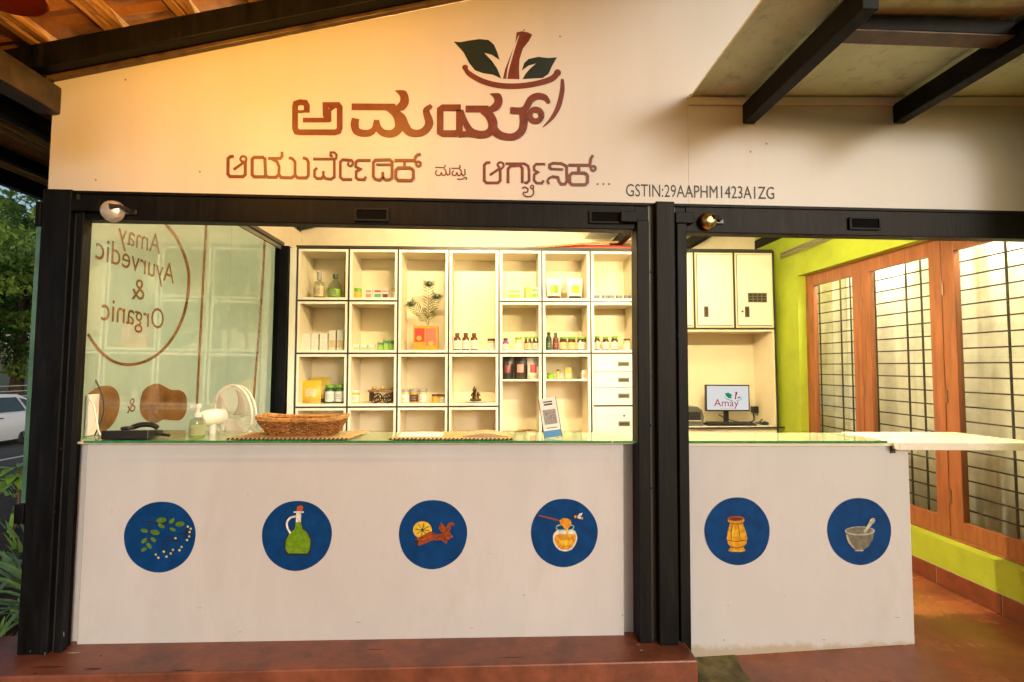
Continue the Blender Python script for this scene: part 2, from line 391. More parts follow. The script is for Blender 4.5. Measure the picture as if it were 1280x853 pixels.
# side wall closing the gap between roof ridge and canopy
tag(obj('gable_wall', MB().box(RIDGE, RIDGE+0.05, 0.03, 3.15, 3.05, 4.22), CREAMW), 'cream wall above the canopy closing the roof end', 'wall')

# ------------------------------------------------------------------ right canopy of cement sheets on black beams
CS = (3.072-3.011)/(3.058-1.113)
def cz_(x): return 3.011 + CS*(x-1.113)
canopy = thing('sheet_canopy', 'flat grey-green sheet canopy on black steel beams, upper right', 'canopy', (1.4, 0, 2.9))
bxs = [1.431, 2.303, 3.18]
edges = [1.105, 1.43, 2.303, 3.18]
for i in range(3):
    a, b = edges[i]+0.002, edges[i+1]-0.002
    obj('sheet', MB().prism([(a, cz_(a)), (b, cz_(b)), (b, cz_(b)+0.012), (a, cz_(a)+0.012)], 'y', -0.86, 3.14), SHEET, canopy)
for x in bxs:
    z = cz_(x)
    obj('beam', MB().box(x-0.034, x+0.034, -0.9, -0.001, z-0.158, z-0.050), BLKSTEEL, canopy, bevel=0.005)
    obj('beam', MB().box(x-0.034, x+0.034, 0.032, 3.1, z-0.158, z-0.050), BLKSTEEL, canopy, bevel=0.005)
for i in (0, 1):
    a, b = bxs[i]+0.035, bxs[i+1]-0.035
    for y in (-0.665, 1.3):
        obj('cross_beam', MB().box(a, b, y, y+0.09, cz_(a)-0.066, cz_(a)-0.003), BLKSTEEL, canopy, bevel=0.003)
        obj('lit_underside', MB().box(a, b, y+0.002, y+0.088, cz_(a)-0.073, cz_(a)-0.067), BROWNSTEEL, canopy)  # brown plate paints the lit underside of the black beam

# ------------------------------------------------------------------ sign board across the front
XR = 3.12
sign = thing('sign_board', 'large cream sign board with maroon Kannada lettering above the counter', 'sign', (-0.6, 0, 2.40))
xj = 1.088
obj('panel', MB().prism([(-2.312, 2.401), (xj-0.001, 2.401), (xj-0.001, 3.012), (1.105, 3.026), (1.74, 3.046), (1.74, rz(1.74)), (-2.312, rz(-2.312)+0.004)], 'y', 0.0, 0.028), SIGNM, sign)
obj('panel', MB().prism([(xj+0.001, 2.401), (XR, 2.401), (XR, 3.075), (xj+0.001, 3.011)], 'y', 0.001, 0.028), SIGNM, sign)
# white flashing strip under the canopy
obj('flashing', MB().prism([(1.089, 2.957), (XR, 3.015), (XR, 3.066), (1.113, 3.004)], 'y', -0.014, 0.0), SIGNM, sign, bevel=0.003)
# lettering: positions read from the photograph in three enlarged views
def S3(x0, y0, sc, Y=-0.0012):
    def f(u, v, off):
        p = onY(x0+u/sc, y0+v/sc, Y-off); return (p[0], Y-off, p[2])
    return f
A = Paint(S3(340, 30, 3.3684))
# first letter
A.stroke([(146,374),(147,345),(140,332),(118,330),(100,336),(97,350),(97,440),(103,454),(118,457),(265,457),(280,452),(285,438),(285,352),(278,342),(225,342),(226,384),(236,396)], 25, smooth=False)
A.stroke([(100,368),(122,370),(145,366)], 12)
A.stroke([(130,405),(244,405)], 20, smooth=False).stroke([(244,412),(244,362),(262,352)], 12, smooth=False)
# second letter
A.stroke([(335,349),(520,350)], 28, smooth=False).fill([(516,281),(540,279),(562,282),(573,300),(576,328),(566,352),(545,366),(505,366),(500,352),(525,342),(540,322),(535,298)], True)
A.stroke([(352,398),(348,425),(356,450),(380,460),(412,458),(432,440),(440,405)], [32,34,32,30,28,24,22])
A.stroke([(440,405),(446,436),(468,458),(505,462),(530,445),(537,418),(528,385),(505,362),(478,350)], [22,28,30,32,36,40,40,34,20])
A.stroke([(505,362),(545,390),(560,430),(580,455),(615,461),(645,448),(662,418),(652,380),(650,362),(672,344)], [12,30,38,34,30,32,36,30,26,16])
# third letter
A.stroke([(795,353),(720,353),(708,362),(708,455),(720,462),(775,462),(789,452),(789,362)], 28, smooth=False)
A.stroke([(815,358),(912,358)], 28, smooth=False).fill([(916,294),(940,291),(960,294),(970,315),(968,340),(952,362),(925,373),(890,373),(895,356),(920,346),(937,326),(932,308)], True)
A.stroke([(800,362),(812,410),(840,455),(890,466),(920,452),(930,420),(915,385),(885,364)], [10,24,32,32,34,40,38,26])
A.stroke([(785,466),(830,464),(880,474)], [26,24,20])
A.stroke([(925,420),(945,458),(980,474),(1020,474),(1050,452),(1060,415),(1056,365)], [30,36,30,30,34,34,32])
A.stroke([(1003,364),(1060,362),(1090,318),(1120,304),(1150,310),(1168,334)], [28,28,30,28,24,12], smooth=True)
A.ring((1110,385), 25, 24)
lt = obj('title_lettering', A.mb, BROWNPAINT, sign)
# leaf-and-bowl emblem
A = Paint(S3(340, 30, 3.3684))
A.fill([(765,75),(795,77),(830,70),(875,64),(912,68),(935,88),(948,118),(958,152),(925,130),(893,122),(925,155),(948,188),(965,230),(930,214),(890,208),(855,196),(830,165),(805,118)])
A.fill([(1200,141),(1165,144),(1120,139),(1080,148),(1062,165),(1052,196),(1080,176),(1112,167),(1085,190),(1068,210),(1055,233),(1095,230),(1140,228),(1165,210),(1178,180)])
obj('emblem_leaves', A.mb, DKGREEN, sign)
A = Paint(S3(340, 30, 3.3684))
A.fill([(1030,36),(1052,31),(1078,36),(1096,46),(1082,72),(1056,105),(1042,150),(1040,190),(1042,233),(972,231),(982,190),(1005,130),(1024,85)])
A.stroke([(812,182),(830,210),(890,243),(960,260),(1040,262),(1120,250),(1180,230),(1204,202)], [14,22,24,24,24,24,26,24])
A.disc((813,184), 12).disc((1202,206), 15)
A.stroke([(1222,232),(1222,280),(1207,345),(1180,395),(1140,436)], [12,20,22,16,3])
obj('emblem_bowl', A.mb, BROWNPAINT, sign)
A = Paint(S3(340, 30, 3.3684, Y=-0.0026))
A.stroke([(1040,48),(1024,92),(1006,150),(994,195),(989,232)], [2,6,7,6,4])
obj('emblem_slit', A.mb, SIGNM, sign)
# second line, left word
W2 = 18
A = Paint(S3(270, 170, 4.923))
A.stroke([(110,126),(88,128),(74,140),(73,236),(86,251),(166,251),(180,238),(180,165)], W2+2, smooth=False)
A.stroke([(180,168),(187,142),(176,127),(158,128),(150,143),(158,157),(176,158)], 14).stroke([(176,160),(108,208)], 17, smooth=False)
A.stroke([(296,132),(236,132),(222,142),(222,240),(236,252),(300,252),(305,240),(300,132)], W2+2, smooth=False)
A.stroke([(320,139),(395,139),(406,126),(406,98)], W2, smooth=False)
A.stroke([(345,142),(375,158),(388,190),(386,238),(370,254),(320,254),(303,238)], W2, smooth=False)
A.stroke([(386,236),(400,256),(465,258),(486,242),(486,160),(470,140),(448,134)], W2, smooth=False)
A.stroke([(486,240),(502,258),(556,258),(568,244),(568,160),(558,142),(534,134)], W2, smooth=False)
A.stroke([(598,142),(738,142)], W2-2, smooth=False).stroke([(738,146),(742,116),(728,102),(706,102),(704,120),(718,128)], 14, smooth=False)
A.stroke([(622,196),(606,212),(606,250),(622,262),(648,262),(660,248),(660,216)], 16, smooth=False)
A.stroke([(660,246),(676,262),(708,266),(728,252),(728,150)], 16, smooth=False)
A.stroke([(840,150),(778,146),(765,160),(765,254),(780,268),(838,268)], 16, smooth=False).stroke([(838,150),(842,172),(826,186),(812,176),(818,162)], 13)
A.stroke([(952,150),(874,150),(860,162),(860,190),(888,204),(862,220),(862,256),(876,268),(914,268),(922,250)], 16, smooth=False)
A.stroke([(1026,222),(1026,256),(1008,272),(980,266),(968,250),(968,166),(980,148),(1070,146),(1084,160),(1082,258),(1066,270),(1042,270),(1026,254)], 17, smooth=False)
A.stroke([(985,176),(1076,176)], 14, smooth=False)
A.stroke([(1098,150),(1222,150),(1228,128),(1240,116),(1260,112)], 18, smooth=False).ring((1246,172), 14, 14).stroke([(1226,150),(1232,170)], 15, smooth=False)
A.stroke([(1160,150),(1160,194)], 16, smooth=False)
A.stroke([(1200,196),(1122,196),(1106,212),(1106,258),(1120,272),(1200,274),(1214,260),(1214,212),(1200,196)], 18, smooth=False)
obj('subtitle_lettering', A.mb, BROWNPAINT, sign)
A = Paint(S3(520, 170, 4.923))
A.stroke([(118,194),(170,196),(180,188),(178,178)], 8, smooth=False)
A.stroke([(130,212),(120,226),(128,242),(148,242),(156,226),(162,242),(180,240),(184,218),(172,200)], 8)
A.stroke([(184,224),(194,242),(208,236),(208,196)], 8, smooth=False)
A.stroke([(218,200),(262,200),(272,192),(268,178)], 8, smooth=False)
A.stroke([(232,214),(222,228),(230,244),(246,240),(252,226),(260,244),(276,238),(278,216),(266,202)], 8)
A.stroke([(278,228),(290,246),(302,236),(300,204)], 8, smooth=False).stroke([(252,266),(284,266),(300,256),(312,260),(306,270)], 7)
obj('small_word_lettering', A.mb, BROWNPAINT, sign)
A = Paint(S3(520, 170, 4.923))
A.stroke([(458,164),(434,166),(420,180),(420,276),(434,290),(504,290),(518,276),(518,200)], 18, smooth=False)
A.stroke([(518,206),(538,190),(534,168),(512,164),(502,180),(516,196)], 14).stroke([(520,198),(454,242)], 16, smooth=False)
A.stroke([(550,172),(668,172),(690,186),(696,214),(696,276),(682,290),(666,288)], 17, smooth=False)
A.stroke([(566,292),(566,206),(580,186),(640,182),(654,200),(654,292)], 18, smooth=False)
A.stroke([(796,174),(740,174),(726,188),(728,212),(750,224),(728,238),(726,272),(740,290),(774,292),(786,274)], 16, smooth=False)
A.stroke([(716,302),(704,316),(718,326),(724,312),(716,302)], 9).stroke([(720,322),(724,350),(712,370),(684,374),(664,364),(662,348),(684,346),(688,326),(668,316),(652,324)], 9)
A.stroke([(820,296),(810,280),(818,262),(836,252)], 15).stroke([(838,206),(822,196),(822,178),(842,168),(896,170),(926,186),(930,276),(918,296),(894,298),(880,280),(874,256),(836,250)], 17, smooth=False)
A.stroke([(838,204),(906,206)], 14, smooth=False)
A.stroke([(938,180),(1070,180),(1076,140),(1090,118)], 18, smooth=False).ring((1092,200), 14, 14).stroke([(1074,180),(1078,196)], 15, smooth=False)
A.stroke([(1002,182),(1002,228)], 18, smooth=False)
A.stroke([(1044,228),(962,228),(946,244),(946,284),(960,300),(1042,300),(1056,286),(1056,244),(1044,228)], 18, smooth=False)
obj('subtitle_lettering', A.mb, BROWNPAINT, sign)
for u in (1117, 1153, 1188):
    A = Paint(S3(520, 170, 4.923)); A.disc((u, 297), 6.5, n=12); obj('ellipsis_dot', A.mb, BROWNPAINT, sign)
p0 = onY(782.5, 245.5, -0.0012); p1 = onY(968, 249, -0.0012)
dx = (p1-p0)/np.linalg.norm(p1-p0)
mb = fit_text('GSTIN:29AAPHM1423A1ZG', lambda u, v: (p0[0]+dx[0]*u, -0.0012, p0[2]+dx[2]*u+v*1.42), float(np.linalg.norm(p1-p0)))
obj('registration_lettering', mb, mat('black lettering paint', (0.02, 0.02, 0.02), rough=0.5), sign)

# ------------------------------------------------------------------ black steel shop-front frame
frame = thing('steel_shop_frame', 'black painted steel posts and beam framing the shop front', 'frame', (-2.2, 0.0, 0.065))
obj('post', MB().box(-2.312, -2.168, -0.03, 0.09, 0.065, 2.399), BLKSTEEL, frame, bevel=0.005, label='wide outer post at the left end')
obj('shutter_channel', MB().box(-2.150, -2.112, -0.015, 0.02, 0.065, 2.30), BLKSTEEL, frame, bevel=0.004)
obj('shutter_channel', MB().box(-2.167, -2.151, 0.0, 0.06, 0.066, 2.398), BLKSTRIP, frame)
obj('angle_edge', MB().box(-2.150, -2.128, 0.022, 0.06, 0.065, 2.26), BLKSTEEL, frame)
obj('post', MB().box(0.888, 0.992, -0.045, 0.09, 0.065, 2.399), BLKSTEEL, frame, bevel=0.006, label='square centre post')
obj('shutter_channel', MB().box(0.790, 0.857, -0.022, 0.09, 0.065, 2.30), BLKSTEEL, frame, bevel=0.005)
obj('shutter_channel', MB().box(1.010, 1.066, -0.022, 0.09, -0.06, 2.30), BLKSTEEL, frame, bevel=0.005)
obj('shutter_channel', MB().box(0.858, 1.009, 0.0, 0.085, 0.066, 2.398), BLKSTRIP, frame)
obj('head_beam', MB().box(-2.15, 0.789, 0.0, 0.08, 2.252, 2.398), BLKSTEEL, frame, bevel=0.005)
obj('head_beam', MB().box(1.067, 3.12, 0.0, 0.08, 2.243, 2.398), BLKSTEEL, frame, bevel=0.005)
obj('head_filler', MB().box(0.7895, 0.8575, 0.004, 0.076, 2.301, 2.397), BLKSTEEL, frame)
obj('head_filler', MB().box(1.0095, 1.0665, 0.004, 0.076, 2.301, 2.397), BLKSTEEL, frame)
obj('head_cap', MB().box(-2.30, 3.12, -0.010, -0.001, 2.385, 2.399), BLKSTEEL, frame)
for xa, xb in ((-2.168, -2.02), (0.70, 0.789), (1.0, 1.10)):
    obj('bracket', MB().box(xa, xb, -0.034, -0.001, 2.285, 2.345), BLKSTEEL, frame, bevel=0.004)
def slot(px, py, lab):
    p = onY(px, py, -0.002)
    s = obj('latch_slot', MB().box(p[0]-0.085, p[0]+0.085, -0.008, -0.001, p[2]-0.026, p[2]+0.026), mat('slot black', (0.004, 0.004, 0.004), rough=0.9, spec=0.1), frame)
    m = MB()
    for k in (-1, 1): m.box(p[0]-0.09, p[0]+0.09, -0.014, -0.009, p[2]+k*0.03-0.005, p[2]+k*0.03+0.005)
    for k in (-1, 1): m.box(p[0]+k*0.085-0.006, p[0]+k*0.085+0.006, -0.0145, -0.0088, p[2]-0.03, p[2]+0.03)
    obj('latch_frame', m, mat('worn steel', (0.010, 0.010, 0.010), rough=0.6, var=0.3, spec=0.2), frame)
slot(465, 269, ''); slot(1080, 280, ''); slot(757, 272, '')
for (px, py, k, lab) in ((138, 263, 1.0, 'round chrome bell with black clapper on the frame, top left corner'), (887, 275, 0.85, 'small brass-toned round bell on the beam right of the centre post')):
    p = onY(px, py, -0.04)
    b = thing('alarm_bell', lab, 'bell', (float(p[0]), 0.0, float(p[2])), 'bells on the head beam')
    c = (p[0], -0.006, p[2]); r = 0.056*k
    m = MB().lathe([(0.012, -0.055*k), (r*0.55, -0.052*k), (r*0.86, -0.040*k), (r, -0.018*k), (r, -0.006*k)], c, 24, 'y')
    obj('dome', m, CHROME if k == 1.0 else mat('brass', (0.55, 0.42, 0.16), rough=0.2, metal=1.0, var=0.1), b, smooth=35)
    m = MB().tube([(p[0]+0.012, -0.066*k, p[2]+0.012), (p[0]+0.05*k, -0.045*k, p[2]+0.02), (p[0]+0.085*k, -0.016, p[2]+0.005)], [0.016*k, 0.010, 0.008], 8)
    obj('clapper', m, BLKPL, b, smooth=40)
    obj('mount', MB().box(p[0]-0.03, p[0]+0.11*k, -0.012, -0.001, p[2]-0.012, p[2]+0.014), BLKPL, b, bevel=0.003)
# rivets and knocks on the frame
m = MB()
for px, py in ((74, 535), (77, 561), (70, 640), (814, 532), (846, 549), (815, 611), (814, 340), (816, 470), (848, 420)):
    p = onY(px, py, -0.03); m = MB().lathe([(0.006, -0.003), (0.004, -0.006)], (p[0], -0.03 if px < 100 else (-0.022 if px > 842 or px < 813 else -0.02), p[2]), 10, 'y')
    obj('rivet', m, MATS['worn steel'], frame)

# ------------------------------------------------------------------ counters
CY = 0.062                                                   # painted face of the counters
ct = thing('service_counter', 'long white painted service counter with four round blue pictures', 'counter', (-0.65, 0.06, 0.065))
obj('front_wall', MB().box(-2.10, 0.733, CY, 0.10, 0.05, 1.085), WHITE, ct, bevel=0.006)
obj('end_return', MB().box(0.735, 0.80, 0.094, 0.14, 0.05, 1.085), WHITE, ct)
obj('end_return', MB().box(-2.19, -2.101, 0.091, 0.14, 0.05, 1.085), WHITE, ct)
obj('counter_board', MB().box(-2.185, 0.78, 0.03, 0.44, 1.0855, 1.094), mat('cream counter board', (0.78, 0.74, 0.62), rough=0.35, var=0.02), ct)
GLASSC = clearglass('counter glass', (0.90, 0.96, 0.91)); GEDGE = mat('green glass edge', (0.03, 0.26, 0.12), rough=0.1, var=0.15, vscale=30, spec=0.8)
obj('glass_top', MB().prism([(-2.07, 0.008), (0.655, 0.008), (0.655, 0.43), (-2.185, 0.43), (-2.185, 0.105), (-2.07, 0.105)], 'z', 1.0945, 1.106), GLASSC, ct)
obj('glass_edge', MB().box(-2.07, 0.655, 0.002, 0.0075, 1.0945, 1.106), GEDGE, ct)
obj('glass_top', MB().box(0.660, 0.789, 0.008, 0.43, 1.0945, 1.106), GLASSC, ct)
obj('glass_edge', MB().box(0.660, 0.789, 0.002, 0.0075, 1.0945, 1.106), GEDGE, ct)
rc = thing('short_counter', 'short white painted counter right of the centre post with two round pictures', 'counter', (1.7, 0.06, 0.0))
obj('front_wall', MB().box(1.075, 2.335, 0.045, 0.10, -0.08, 1.075), WHITE, rc, bevel=0.006)
obj('end_wall', MB().box(2.285, 2.333, 0.101, 0.40, -0.05, 1.075), WHITE, rc)
obj('counter_board', MB().box(1.07, 2.32, 0.03, 0.44, 1.0755, 1.094), MATS['cream counter board'], rc)
obj('glass_top', MB().box(1.067, 2.18, 0.008, 0.43, 1.0945, 1.106), GLASSC, rc)
obj('glass_edge', MB().box(1.067, 2.18, 0.002, 0.0075, 1.0945, 1.106), GEDGE, rc)
obj('hinge', MB().box(2.228, 2.252, 0.036, 0.044, 1.035, 1.075), BLKPL, rc)
fl = thing('counter_flap', 'white lift-up counter flap bridging the gap to the doors', 'counter flap', (2.6, 0.2, 1.05))
obj('board', MB().prism([(2.235, -0.01), (3.06, -0.03), (2.985, 0.44), (2.235, 0.44)], 'z', 1.058, 1.1), mat('white flap laminate', (0.83, 0.80, 0.74), rough=0.25, var=0.02), fl, bevel=0.004)
obj('board_support', MB().box(3.0, 3.15, 0.35, 0.40, 1.03, 1.056), BLKSTEEL, fl)

def grime(m, zb, h):
    t = m.node_tree; b = t.nodes['Principled BSDF']; src = b.inputs['Base Color'].links[0].from_socket
    tc = t.nodes.new('ShaderNodeNewGeometry'); sp_ = t.nodes.new('ShaderNodeSeparateXYZ'); t.links.new(tc.outputs['Position'], sp_.inputs[0])
    n = t.nodes.new('ShaderNodeTexNoise'); n.inputs['Scale'].default_value = 11; n.inputs['Detail'].default_value = 5; n.inputs['Roughness'].default_value = 0.75
    t.links.new(tc.outputs['Position'], n.inputs['Vector'])
    mr = t.nodes.new('ShaderNodeMapRange'); mr.inputs[1].default_value = zb; mr.inputs[2].default_value = zb+h; mr.inputs[3].default_value = 0.62; mr.inputs[4].default_value = 0.0
    t.links.new(sp_.outputs[2], mr.inputs[0])
    ad = t.nodes.new('ShaderNodeMath'); ad.operation = 'MULTIPLY_ADD'; ad.inputs[1].default_value = 1.0
    t.links.new(n.outputs[0], ad.inputs[0]); t.links.new(mr.outputs[0], ad.inputs[2])
    rp = t.nodes.new('ShaderNodeValToRGB'); rp.color_ramp.elements[0].position = 0.78; rp.color_ramp.elements[1].position = 1.0
    rp.color_ramp.elements[0].color = (0, 0, 0, 1); rp.color_ramp.elements[1].color = (0.6, 0.6, 0.6, 1)
    t.links.new(ad.outputs[0], rp.inputs[0])
    mx = t.nodes.new('ShaderNodeMix'); mx.data_type = 'RGBA'; t.links.new(rp.outputs[0], mx.inputs[0]); t.links.new(src, mx.inputs[6]); mx.inputs[7].default_value = (0.36, 0.27, 0.13, 1)
    t.links.new(mx.outputs[2], b.inputs['Base Color'])
grime(WHITE, -0.02, 0.075)

SCF = mat('scuff', (0.16, 0.13, 0.11), rough=0.9); r_ = random.Random(21)
def scuff(par, px, py, Y, a, b, sd_):
    c = onY(px, py, Y); q = random.Random(sd_); n = 9
    obj('scuff', MB().add([(c[0]+a*math.cos(2*math.pi*i/n)*q.uniform(0.5, 1.1), Y-0.0009, c[2]+b*math.sin(2*math.pi*i/n)*q.uniform(0.5, 1.1)) for i in range(n)], [tuple(range(n))]), SCF, par)
for q, (px, py, a, b) in enumerate(((502, 690, .003, .003), (612, 692, .004, .002), (655, 744, .006, .003), (778, 769, .005, .004), (310, 618, .003, .003), (250, 760, .012, .0015), (448, 778, .02, .0015), (140, 640, .003, .004), (590, 785, .015, .0015), (300, 790, .01, .002))):
    scuff(ct, px, py, CY, a, b, q)
for q, (px, py, a, b) in enumerate(((910, 757, .004, .002), (1122, 772, .02, .0015), (980, 745, .003, .003), (1030, 800, .015, .002), (905, 800, .006, .003))):
    scuff(rc, px, py, 0.045, a, b, 50+q)
for q, (px, py) in enumerate(((157, 100), (655, 38), (700, 46), (938, 190), (958, 180), (120, 225), (250, 215))):
    c = onY(px, py, 0.0); obj('nail_hole', MB().lathe([(0.005, -0.0012), (0.003, -0.0018)], (c[0], 0, c[2]), 8, 'y'), SCF, sign)
# --- painted discs with pictures
BLUE = mat('blue disc paint', (0.002, 0.046, 0.19), rough=0.6, var=0.12, vscale=14, spec=0.12)
OUT = mat('dark outline paint', (0.006, 0.010, 0.03), rough=0.5)
def paintmat(n, c): return mat(n, c, rough=0.55, var=0.18, vscale=40, spec=0.2)
P_G = paintmat('leaf green paint', (0.09, 0.19, 0.02)); P_Y = paintmat('berry yellow paint', (0.52, 0.50, 0.16)); P_BG = paintmat('bottle green paint', (0.14, 0.29, 0.012))
P_W = paintmat('white picture paint', (0.72, 0.72, 0.68)); P_R = paintmat('cork red paint', (0.45, 0.08, 0.02)); P_L = paintmat('lemon paint', (0.72, 0.50, 0.04))
P_B = paintmat('spice brown paint', (0.27, 0.06, 0.015)); P_O = paintmat('honey paint', (0.66, 0.30, 0.02)); P_GD = paintmat('gold paint', (0.62, 0.32, 0.015))
P_GR = paintmat('stone grey paint', (0.16, 0.155, 0.12)); P_LG = paintmat('pale grey paint', (0.42, 0.41, 0.36)); P_DB = paintmat('deep brown paint', (0.13, 0.03, 0.01))
def picture(parent, cx, cy, rx, Y, label, layers):
    c = onY(cx, cy, Y); r = 0.181
    m = MB(); N = 56; vs = [(c[0], Y-0.0022, c[2])]
    for i in range(N):
        a = 2*math.pi*i/N; q = r*(1+0.006*math.sin(3*a+cx)+0.004*math.sin(7*a)); vs += [(c[0]+q*math.cos(a), Y-0.0022, c[2]+q*math.sin(a))]
    m.add(vs, [(0, 1+i, 1+(i+1) % N) for i in range(N)])
    dsc = obj('painted_disc', m, BLUE, parent, label=label)
    y = 0.0026
    for nm, mt, x0, y0, sc, fn in layers:
        def f(u, v, off, x0=x0, y0=y0, sc=sc, y=y):
            p = onY(x0+u/sc, y0+v/sc, Y-y-off); return (p[0], Y-y-off, p[2])
        A = Paint(f, 0.00008); fn(A); obj(nm, A.mb, mt, dsc); y += 0.0012
    return dsc
SCL = 4.4138
Z1 = (140, 610, SCL); Z2 = (480, 610, SCL); Z3 = (860, 610, SCL)
def leaves(A):
    for c, a, l in (((178,236),0.2,20),((272,178),-0.1,28),((330,182),-0.8,20),((375,200),-0.1,26),((272,210),0.5,20),((238,246),0.2,26),((335,230),0.4,18),((178,292),-0.7,20),((228,286),0.6,18),((205,320),0.8,20),((176,340),-0.5,18)):
        A.disc(c, l, l*0.55, 14, a)
def sprig(A):
    A.stroke([(165,188),(210,186),(245,198),(300,196),(350,200),(395,190)], 7).stroke([(215,190),(205,240),(205,300),(180,335)], 6).stroke([(370,255),(400,248),(430,230)], 9)
    A.stroke([(405,225),(425,245),(400,262)], 8).stroke([(300,270),(345,278),(372,290)], 7).stroke([(275,330),(285,300),(330,290),(372,300),(385,320)], 6).stroke([(330,340),(290,345),(275,330)], 6)
def berries(A):
    for c in ((418,214),(434,226),(428,244),(426,268),(414,288),(350,278),(384,326),(372,344),(336,342),(324,362),(286,352),(300,380),(256,386),(242,368)): A.disc(c, 6.5, n=10)
picture(ct, 200.3, 671, 0, CY, 'round blue picture of a leafy sprig with small berries', [('sprig', OUT, *Z1, sprig), ('leaf', P_G, *Z1, leaves), ('berry', P_Y, *Z1, berries)])
picture(ct, 371.3, 669.5, 0, CY, 'round blue picture of a green oil jug', [
    ('outline', OUT, *Z1, lambda A: A.fill([(1010,190),(1046,190),(1058,225),(1085,250),(1102,290),(1098,345),(1085,372),(965,372),(950,340),(952,290),(975,248),(1005,225)])),
    ('jug', P_BG, *Z1, lambda A: A.fill([(1014,190),(1042,190),(1050,225),(1078,250),(1095,290),(1090,340),(1078,362),(972,362),(957,338),(960,290),(980,252),(1008,228)])),
    ('neck', P_W, *Z1, lambda A: A.fill([(1016,140),(1044,140),(1042,190),(1014,190)]).stroke([(1002,134),(1058,134)], 8).stroke([(1014,158),(985,165),(966,190),(968,220),(984,250)], 11)),
    ('cork', P_R, *Z1, lambda A: A.fill([(1018,128),(1022,104),(1045,95),(1056,108),(1048,128)]))])
def star(A):
    for a in (-1.75, -0.75, 0.35, 1.25, 2.45):
        c = (325, 252); L = 62; d = (math.cos(a), math.sin(a)); n_ = (-d[1], d[0])
        A.fill([c, (c[0]+d[0]*L*.5+n_[0]*20, c[1]+d[1]*L*.5+n_[1]*20), (c[0]+d[0]*L, c[1]+d[1]*L), (c[0]+d[0]*L*.5-n_[0]*20, c[1]+d[1]*L*.5-n_[1]*20)])
    A.stroke([(345,240),(362,200),(388,205)], 16)
def stard(A):
    for a in (-1.75, -0.75, 0.35, 1.25, 2.45):
        c = (325, 252); d = (math.cos(a), math.sin(a)); A.stroke([(c[0]+d[0]*18, c[1]+d[1]*18), (c[0]+d[0]*46, c[1]+d[1]*46)], [3, 7], smooth=False)
picture(ct, 541.3, 668, 0, CY, 'round blue picture of lemon slice, cinnamon and star anise', [
    ('lemon_slice', P_L, *Z2, lambda A: A.disc((212,233), 52, 48)),
    ('lemon_line', OUT, *Z2, lambda A: [A.stroke([(212,233), (212+38*math.cos(a), 233+36*math.sin(a))], 3.5, smooth=False) for a in (0.1, 0.9, 1.7, 2.5, 3.3, 4.1, 4.9, 5.7)]),
    ('cinnamon', P_B, *Z2, lambda A: A.fill([(172,285),(255,240),(290,258),(280,285),(195,320),(176,308)])),
    ('cinnamon_end', OUT, *Z2, lambda A: A.disc((180,300), 10, 16)),
    ('star_anise', P_B, *Z2, star), ('star_seed', P_DB, *Z2, stard),
    ('highlight', P_R, *Z2, lambda A: A.stroke([(205,290),(270,262)], 6, smooth=False).stroke([(318,222),(322,205)], 6, smooth=False).stroke([(345,275),(362,284)], 6, smooth=False))])
picture(ct, 705.3, 666, 0, CY, 'round blue picture of a honey jar with dipper and bee', [
    ('jar', P_W, *Z2, lambda A: A.fill([(958,232),(1040,232),(1062,255),(1064,290),(1045,330),(1018,348),(980,348),(950,328),(933,290),(936,255)], True)),
    ('honey', P_O, *Z2, lambda A: A.fill([(950,258),(1050,258),(1056,290),(1040,322),(1015,340),(982,340),(958,322),(942,290)], True)),
    ('jar_rim', paintmat('pale blue paint', (0.25, 0.42, 0.45)), *Z2, lambda A: A.stroke([(950,218),(960,208),(1000,204),(1040,208),(1046,220),(1030,232),(962,232),(950,218)], 7)),
    ('honey_light', P_L, *Z2, lambda A: A.fill([(962,290),(1040,288),(1024,318),(985,322)]).stroke([(1010,225),(1014,255),(1030,270)], 8)),
    ('dipper', P_B, *Z2, lambda A: A.stroke([(850,152),(910,166),(975,184)], [6,8,8])),
    ('dipper_head', P_O, *Z2, lambda A: A.fill([(968,180),(990,168),(1022,174),(1034,195),(1020,222),(1000,228),(985,210),(972,198)], True)),
    ('bee', P_W, *Z2, lambda A: A.fill([(1066,158),(1078,142),(1096,138),(1090,152),(1074,162)]).disc((1080,165), 14, 7, 12, 0.2)),
    ('bee_stripe', P_O, *Z2, lambda A: A.disc((1056,160), 8, n=10).disc((1092,168), 7, n=10))])
RY_ = 0.045
picture(rc, 921.5, 664, 0, RY_, 'round blue picture of a gold metal vase', [
    ('vase', P_GD, *Z3, lambda A: A.fill([(220,172),(310,172),(312,182),(302,195),(318,240),(328,280),(322,310),(305,325),(318,348),(290,354),(245,354),(222,348),(236,325),(220,308),(214,280),(220,240),(232,195),(220,184)])),
    ('vase_rim', P_R, *Z3, lambda A: A.disc((264,170), 46, 14)),
    ('vase_mouth', P_DB, *Z3, lambda A: A.disc((264,171), 36, 9)),
    ('vase_band', P_B, *Z3, lambda A: A.stroke([(232,195),(266,200),(302,195)], 5).stroke([(216,288),(268,296),(326,288)], 4).stroke([(236,325),(268,332),(304,325)], 5)),
    ('vase_light', P_L, *Z3, lambda A: A.stroke([(252,206),(246,250),(246,285)], [6,12,6]).stroke([(284,206),(292,270)], 5).stroke([(236,344),(290,346)], 6))])
